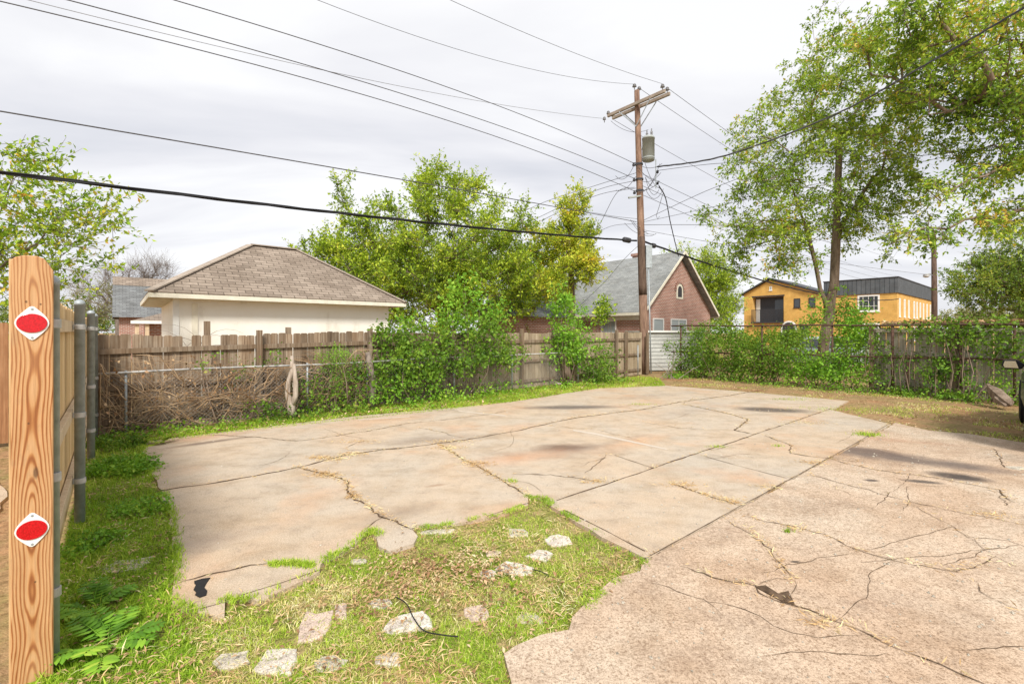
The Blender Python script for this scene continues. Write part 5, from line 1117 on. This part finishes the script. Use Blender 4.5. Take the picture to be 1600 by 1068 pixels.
# greenery behind the pipe fence
bush('shrub', 'pale green shrub mass beyond the pipe fence left of the trunk', 'shrub', loc(1200, 19.5), [blob(loc(1200,19.5),1130,545,19.5,50,26,1), blob(loc(1200,19.5),1200,540,19.5,40,20,1), blob(loc(1200,19.5),1235,528,19,20,14,.4)], 260, 'leaf_elm', leaf=.10, cr=.2)
bush('shrub', 'tall weedy shrub beyond the pipe fence right of the trunk', 'shrub', loc(1335, 18), [blob(loc(1335,18),1338,540,18,24,45,1), blob(loc(1335,18),1322,495,18,12,24,.4)], 130, 'leaf_vine', leaf=.09, cr=.2)
bush('shrub', 'leafy sucker growth clinging round the twin trunk', 'shrub', loc(1285, 16.3), [blob(loc(1285,16.3),1276,485,16.3,12,22,1), blob(loc(1285,16.3),1262,520,16.3,14,26,.6), blob(loc(1285,16.3),1312,470,16.3,10,20,.3)], 50, 'leaf_bright', leaf=.08, cr=.2, stems=6)

# dead vine tangle on the lower left of the old fence
mb = MB(); nrm = Vector((-math.sin(0), 0, 0))
tang = thing('vine_tangle', 'brown leafless vine tangle over the chain link at left', 'vine', FA, FANG)
smax = sfence(575)
for i in range(500):
    x = rng.uniform(.05, smax); y = rng.uniform(-.42, -.08); z = rng.uniform(-.05, .55) if i % 3 else rng.uniform(.3, 1.0)
    L_ = rng.uniform(.3, 1.3); a = rng.uniform(0, math.pi); p = Vector((x, y, z)); d = Vector((math.cos(a), rng.normal()*.15, abs(math.sin(a))*.9)); pts = [p]
    for k in range(7):
        d = (d+Vector((rng.normal()*.35, rng.normal()*.12, rng.normal()*.3-.05))).normalized(); p = p+d*L_/7; p.y = min(max(p.y, -.5), -.05); p.z = min(max(p.z, -.02), 1.12+.15*math.sin(x*2)); p.x = max(p.x, .02); pts.append(p.copy())
    r_ = rng.uniform(.003, .008) if i % 9 else .012; mb.tube(pts, [r_*(1-.08*k) for k in range(8)], 4, False)
mb.build('stems', M['vine_dead'], tang, smooth=True)
n = 160; p = np.c_[rng.uniform(.05, 2.2, n), rng.uniform(-.5, -.35, n), rng.uniform(.2, 1.3, n)]; V = leaf_quads(p, rng.normal(size=(n, 3))*.5+np.array([0, 0, -.8]), rng.uniform(.03, .08, n), .6, .1, .3); np_obj('dry_leaves', V[0], V[1], M['leaf_dry'], tang)
mb = MB()
for k in range(7):
    x = sfence(300)+rng.normal()*.25; pts = [Vector((x, .15, 1.0))]; d = Vector((rng.normal()*.5, .1, 1)).normalized()
    for j in range(8): d = (d+Vector((.18*(1 if k % 2 else -1), 0, -.12*j*.5))).normalized(); pts.append(pts[-1]+d*.16)
    mb.tube(pts, [.006-.0005*j for j in range(9)], 4)
tag(mb.build('twigs', M['bark_grey'], tang), None)
# pale forked dead trunk and leaning stump, fallen log
def stick(name, label, cat, paths, mat, part='trunk'):
    base = paths[0][0][0]; root = thing(name, label, cat, (base[0], base[1], 0)); mb = MB()
    for pts, rr in paths:
        mb.tube([Vector(p)-Vector((base[0], base[1], 0)) for p in pts], rr, 5 if name == 'log' else 10)
    mb.build(part, M[mat], root, smooth=name != 'log'); return root
Yk = FA.y+FD.y*sfence(456)-.45
stick('dead_trunk', 'pale forked bare trunk leaning on the chain link fence', 'dead tree', [([P(456,650,Yk), P(455,632,Yk), P(449,614,Yk), P(451,596,Yk+.03), P(457,578,Yk+.05), P(456,556,Yk+.1)], [.09,.075,.05,.045,.05,.03]), ([P(455,636,Yk), P(462,618,Yk), P(462,598,Yk), P(459,568,Yk+.04)], [.065,.05,.045,.03])], 'bark_pale')
Yk = FA.y+FD.y*sfence(883)-.6
stick('tree_stump', 'reddish brown leaning stump under the climber near the pole', 'stump', [([P(889,592,Yk), P(884,572,Yk), P(878,552,Yk)], [.11,.12,.13])], 'bark')
Yk = FA.y+FD.y*sfence(576)-.4
stick('tree_stump', 'knobbly brown trunk against the old fence at the mound left end', 'stump', [([P(580,634,Yk), P(583,600,Yk), P(578,570,Yk), P(574,550,Yk)], [.10,.08,.07,.05])], 'bark_grey')
stick('log', 'broken fallen log at the foot of the grey board fence', 'log', [([P(1580,633,9.85), P(1574,628,9.95), P(1558,615,10.25), P(1549,607,10.45), P(1543,600,10.6)], [.02,.12,.13,.08,.015]), ([P(1572,634,9.9), P(1560,625,10.1), P(1556,612,10.3)], [.03,.10,.02])], 'bark')
mb = MB(); 
for k in range(6): a = G(1030+k*6, 592); b_ = a+Vector((rng.normal()*.5+.4, rng.normal()*.3+.3, .5+rng.uniform()*.5)); mb.tube([a, (a+b_)/2+Vector((0, 0, .05)), b_], [.014, .012, .006], 5)
tag(mb.build('fallen_branch', M['bark_grey']), 'loose grey sticks propped in the vines right of the pole', 'branch')

# weeds near the camera
def fern(base, label, fr, L_, mat='leaf_bright', seed=3):
    root = thing('weed', label, 'weed', base); r = np.random.default_rng(seed); st = MB(); V = []
    for k in range(fr):
        a = r.uniform(0, 2*math.pi); e = r.uniform(.6, 1.7); d = Vector((math.cos(a), math.sin(a), e)).normalized(); p = Vector((r.normal()*.02, r.normal()*.02, 0)); pts = [p.copy()]
        for j in range(11): d = (d+Vector((0, 0, -.07))).normalized(); p = p+d*L_/11; pts.append(p.copy())
        st.tube(pts, [.0035*(1-j*.07) for j in range(12)], 5)
        for j in range(3, 12):
            dd = (pts[j]-pts[j-1]).normalized(); sd_ = dd.cross(Vector((0, 0, 1))).normalized(); ll = L_*.30*math.sin(math.pi*(j-1.5)/11.5)+.012
            for s_ in (-1, 1):
                ld = (sd_*s_+dd*.45+Vector((0, 0, r.uniform(-.25, .05)))).normalized(); V.append((pts[j], ld, ll))
        V.append((pts[-1], d, L_*.14))
    st.build('stem', M[mat], root, smooth=True)
    vs, fs = [], []
    for p, d, ll in V:
        s_ = d.cross(Vector((0, 0, 1))).normalized()*ll*.21; b = len(vs); up_ = Vector((0, 0, ll*.05))
        for q in (p, p+d*ll*.35+s_-up_, p+d*ll*.35+up_*.5, p+d*ll*.35-s_-up_, p+d*ll*.7+s_*.7-up_, p+d*ll*.7-up_*.2, p+d*ll*.7-s_*.7-up_, p+d*ll-up_*2): vs.append(tuple(q))
        for f in ((0,1,2),(0,2,3),(1,4,5,2),(2,5,6,3),(4,7,5),(5,7,6)): fs.append(tuple(i+b for i in f))
    MB().add(vs, fs).build('leaves', M[mat], root, smooth=True); return root
fern(G(168, 1015, GZ), 'fresh green compound leaved weed beside the pine end board', 10, .24)
fern(G(152, 955, GZ), 'smaller feathery weed just behind the compound leaved weed', 8, .20, seed=8)
fern(G(250, 695, GZ), 'spiky yellowish weed at the corner of the old fence', 6, .22, 'leaf_elm', seed=9)
V = []
def mat_weed(px, py, n, rx, ry, h, label, leaf=.035, mat='leaf_bright'):
    b = G(px, py, GZ); return bush('weed', label, 'weed', b, [((0, 0, h*.5), (rx, ry, h*.6), 1)], n, mat, leaf, per=14, cr=.06, stems=6, flat=.5, sr=.15)
mat_weed(190, 738, 190, .42, .32, .14, 'broadleaf weed clump beside the second steel post')
mat_weed(178, 700, 120, .45, .3, .16, 'low weeds in the corner where both fences meet', mat='leaf_vine')
mat_weed(225, 800, 70, .22, .25, .07, 'small leafy weed patch at the slab left edge', .03)
mat_weed(140, 860, 60, .14, .3, .08, 'weedy sprouts along the foot of the new fence', .03)

# ------------------------------------------------------------ cars
def car(name, label, loc_, rot, paint, L_=4.5, Wd=1.85, H=1.65, dark_trim=True):
    """heading local +x, left side at +y"""
    root = thing(name, label, 'car', loc_, rot); pm = NT(name+' paint').col(paint, .25, .6).m
    # stations along x: (x, half width low, half width belt, z sill, z belt, has roof: half width roof, z roof)
    w = Wd/2; z0 = .26; st = []
    for x, wl, zb in ((0, .80, .86), (.08, .92, .95), (.5, .98, 1.0), (1.2, 1, 1.0), (2.3, 1, .99), (3.15, 1, .97), (3.7, .98, .93), (4.2, .93, .86), (4.42, .84, .74), (L_, .76, .62)): st.append((x, wl*w, zb))
    vs = []; ring = 8
    for x, hw, zb in st:
        lo = z0+(.08 if x < .1 or x > 4.3 else 0); vs += [(x, -hw*.93, lo), (x, -hw, lo+.22), (x, -hw*.99, zb-.08), (x, -hw*.93, zb), (x, hw*.93, zb), (x, hw*.99, zb-.08), (x, hw, lo+.22), (x, hw*.93, lo)]
    n = len(st); fs = [(i*8+k, i*8+(k+1)%8, (i+1)*8+(k+1)%8, (i+1)*8+k) for i in range(n-1) for k in range(8)]+[tuple(range(8))[::-1], tuple((n-1)*8+k for k in range(8))]
    MB().add(vs, fs).build('body', pm, root, bevel=.03, smooth=True)
    cab = [(.15, .88, .97), (.55, .72, H-.08), (1.0, .70, H), (2.0, .70, H), (2.55, .72, H-.07), (3.25, .88, .985)]
    vs = []
    for x, k, z in cab: vs += [(x, -w*k, z), (x, w*k, z)]
    for x, k in ((3.25, .90), (.15, .90)): vs += [(x, -w*k, .93), (x, w*k, .93)]
    m = len(vs)//2; fs = [tuple(2*i for i in range(m))[::-1], tuple(2*i+1 for i in range(m))]+[(2*i, 2*i+1, 2*((i+1)%m)+1, 2*((i+1)%m)) for i in range(m)]
    MB().add(vs, fs).build('cabin', M['glass'], root)
    MB().add([(.52, -w*.73, H-.085), (1.0, -w*.71, H+.012), (2.05, -w*.71, H+.012), (2.5, -w*.73, H-.045), (2.5, w*.73, H-.045), (2.05, w*.71, H+.012), (1.0, w*.71, H+.012), (.52, w*.73, H-.085)], [(0,1,6,7), (1,2,5,6), (2,3,4,5)]).build('roof', pm, root).modifiers.new('t', 'SOLIDIFY').thickness = .03
    for s_ in (-1, 1):
        for (x1, k1, z1, x2, k2, z2) in ((.15,.89,.97,.55,.735,H-.08), (3.25,.89,.985,2.52,.735,H-.07), (1.75,.915,.99,1.72,.725,H-.01)):
            MB().beam((x1, s_*w*k1, z1), (x2, s_*w*k2, z2), .05, .06, up=(1,0,0)).build('pillar', pm, root)
        for x in (.85, 3.6):
            rot_ = Matrix.Rotation(R(90), 3, 'X'); R_ = .345
            tk_ = MB().lathe([(.20, -.10), (R_-.03, -.11), (R_, -.07), (R_, .07), (R_-.03, .11), (.20, .10)], 28, (x, s_*(w-.10), R_), rot_).build('wheel', M['black'], root, smooth=True)
            MB().lathe([(.205, -.08), (.205, .08)], 24, (x, s_*(w-.10), R_), rot_).build('rim', M['galv_light'], tk_)
            MB().lathe([(R_+.05, -.06), (R_+.055, .06)], 28, (x, s_*(w-.06), R_+.01), rot_).build('wheel_arch', M['black'], root)
        mr = MB(); mr.prism([(s_*w*1.0, 1.0), (s_*(w+.20), 1.0), (s_*(w+.24), 1.06), (s_*(w+.22), 1.15), (s_*(w+.06), 1.16), (s_*w*.95, 1.08)], 'x', 2.66, 2.82); mo = mr.build('mirror', M['black'], root, bevel=.02)
        MB().prism([(s_*(w+.035), 1.02), (s_*(w+.20), 1.02), (s_*(w+.218), 1.065), (s_*(w+.20), 1.135), (s_*(w+.07), 1.14)], 'x', 2.648, 2.659).build('mirror_glass', M['mirror'], mo)
        MB().box(L_-.28, L_-.02, min(s_*w*.45, s_*w*.78), max(s_*w*.45, s_*w*.78), .60, .74).build('headlight', M['glass_pale'], root, bevel=.02)
        MB().box(-.02, .06, min(s_*w*.5, s_*w*.78), max(s_*w*.5, s_*w*.78), .66, .86).build('taillight', M['reflector'], root, bevel=.02)
        MB().beam((1.55, s_*(w+.005), .86), (1.75, s_*(w+.005), .86), .03, .02).build('door_handle', pm, root)
    return root
M['mirror'] = NT('mirror glass').col((.62, .72, .78), .06, .8, .9).m
hd = math.atan2(.690, .7236)
hv = Vector((math.cos(hd), math.sin(hd), 0)); lv = Vector((-hv.y, hv.x, 0))
wheel = G(1606, 657)                     # front left wheel foot of the car at the right edge
cl_ = wheel-hv*3.6-lv*(.925-.10)
car('parked_car', 'dark car at the right edge with only mirror and wheel showing', (cl_.x, cl_.y, 0), hd, (.02, .022, .025))
q = loc(1268, 21)
car('parked_car', 'pale blue white car glimpsed behind vines left of twin trunk', (q.x-1.0, q.y-1.2, 0), R(20), (.62, .72, .70), H=1.42)

for o in bpy.data.objects:
    if o.type == 'MESH' and o.parent is None and 'kind' not in o and 'label' not in o: print('UNTAGGED', o.name)
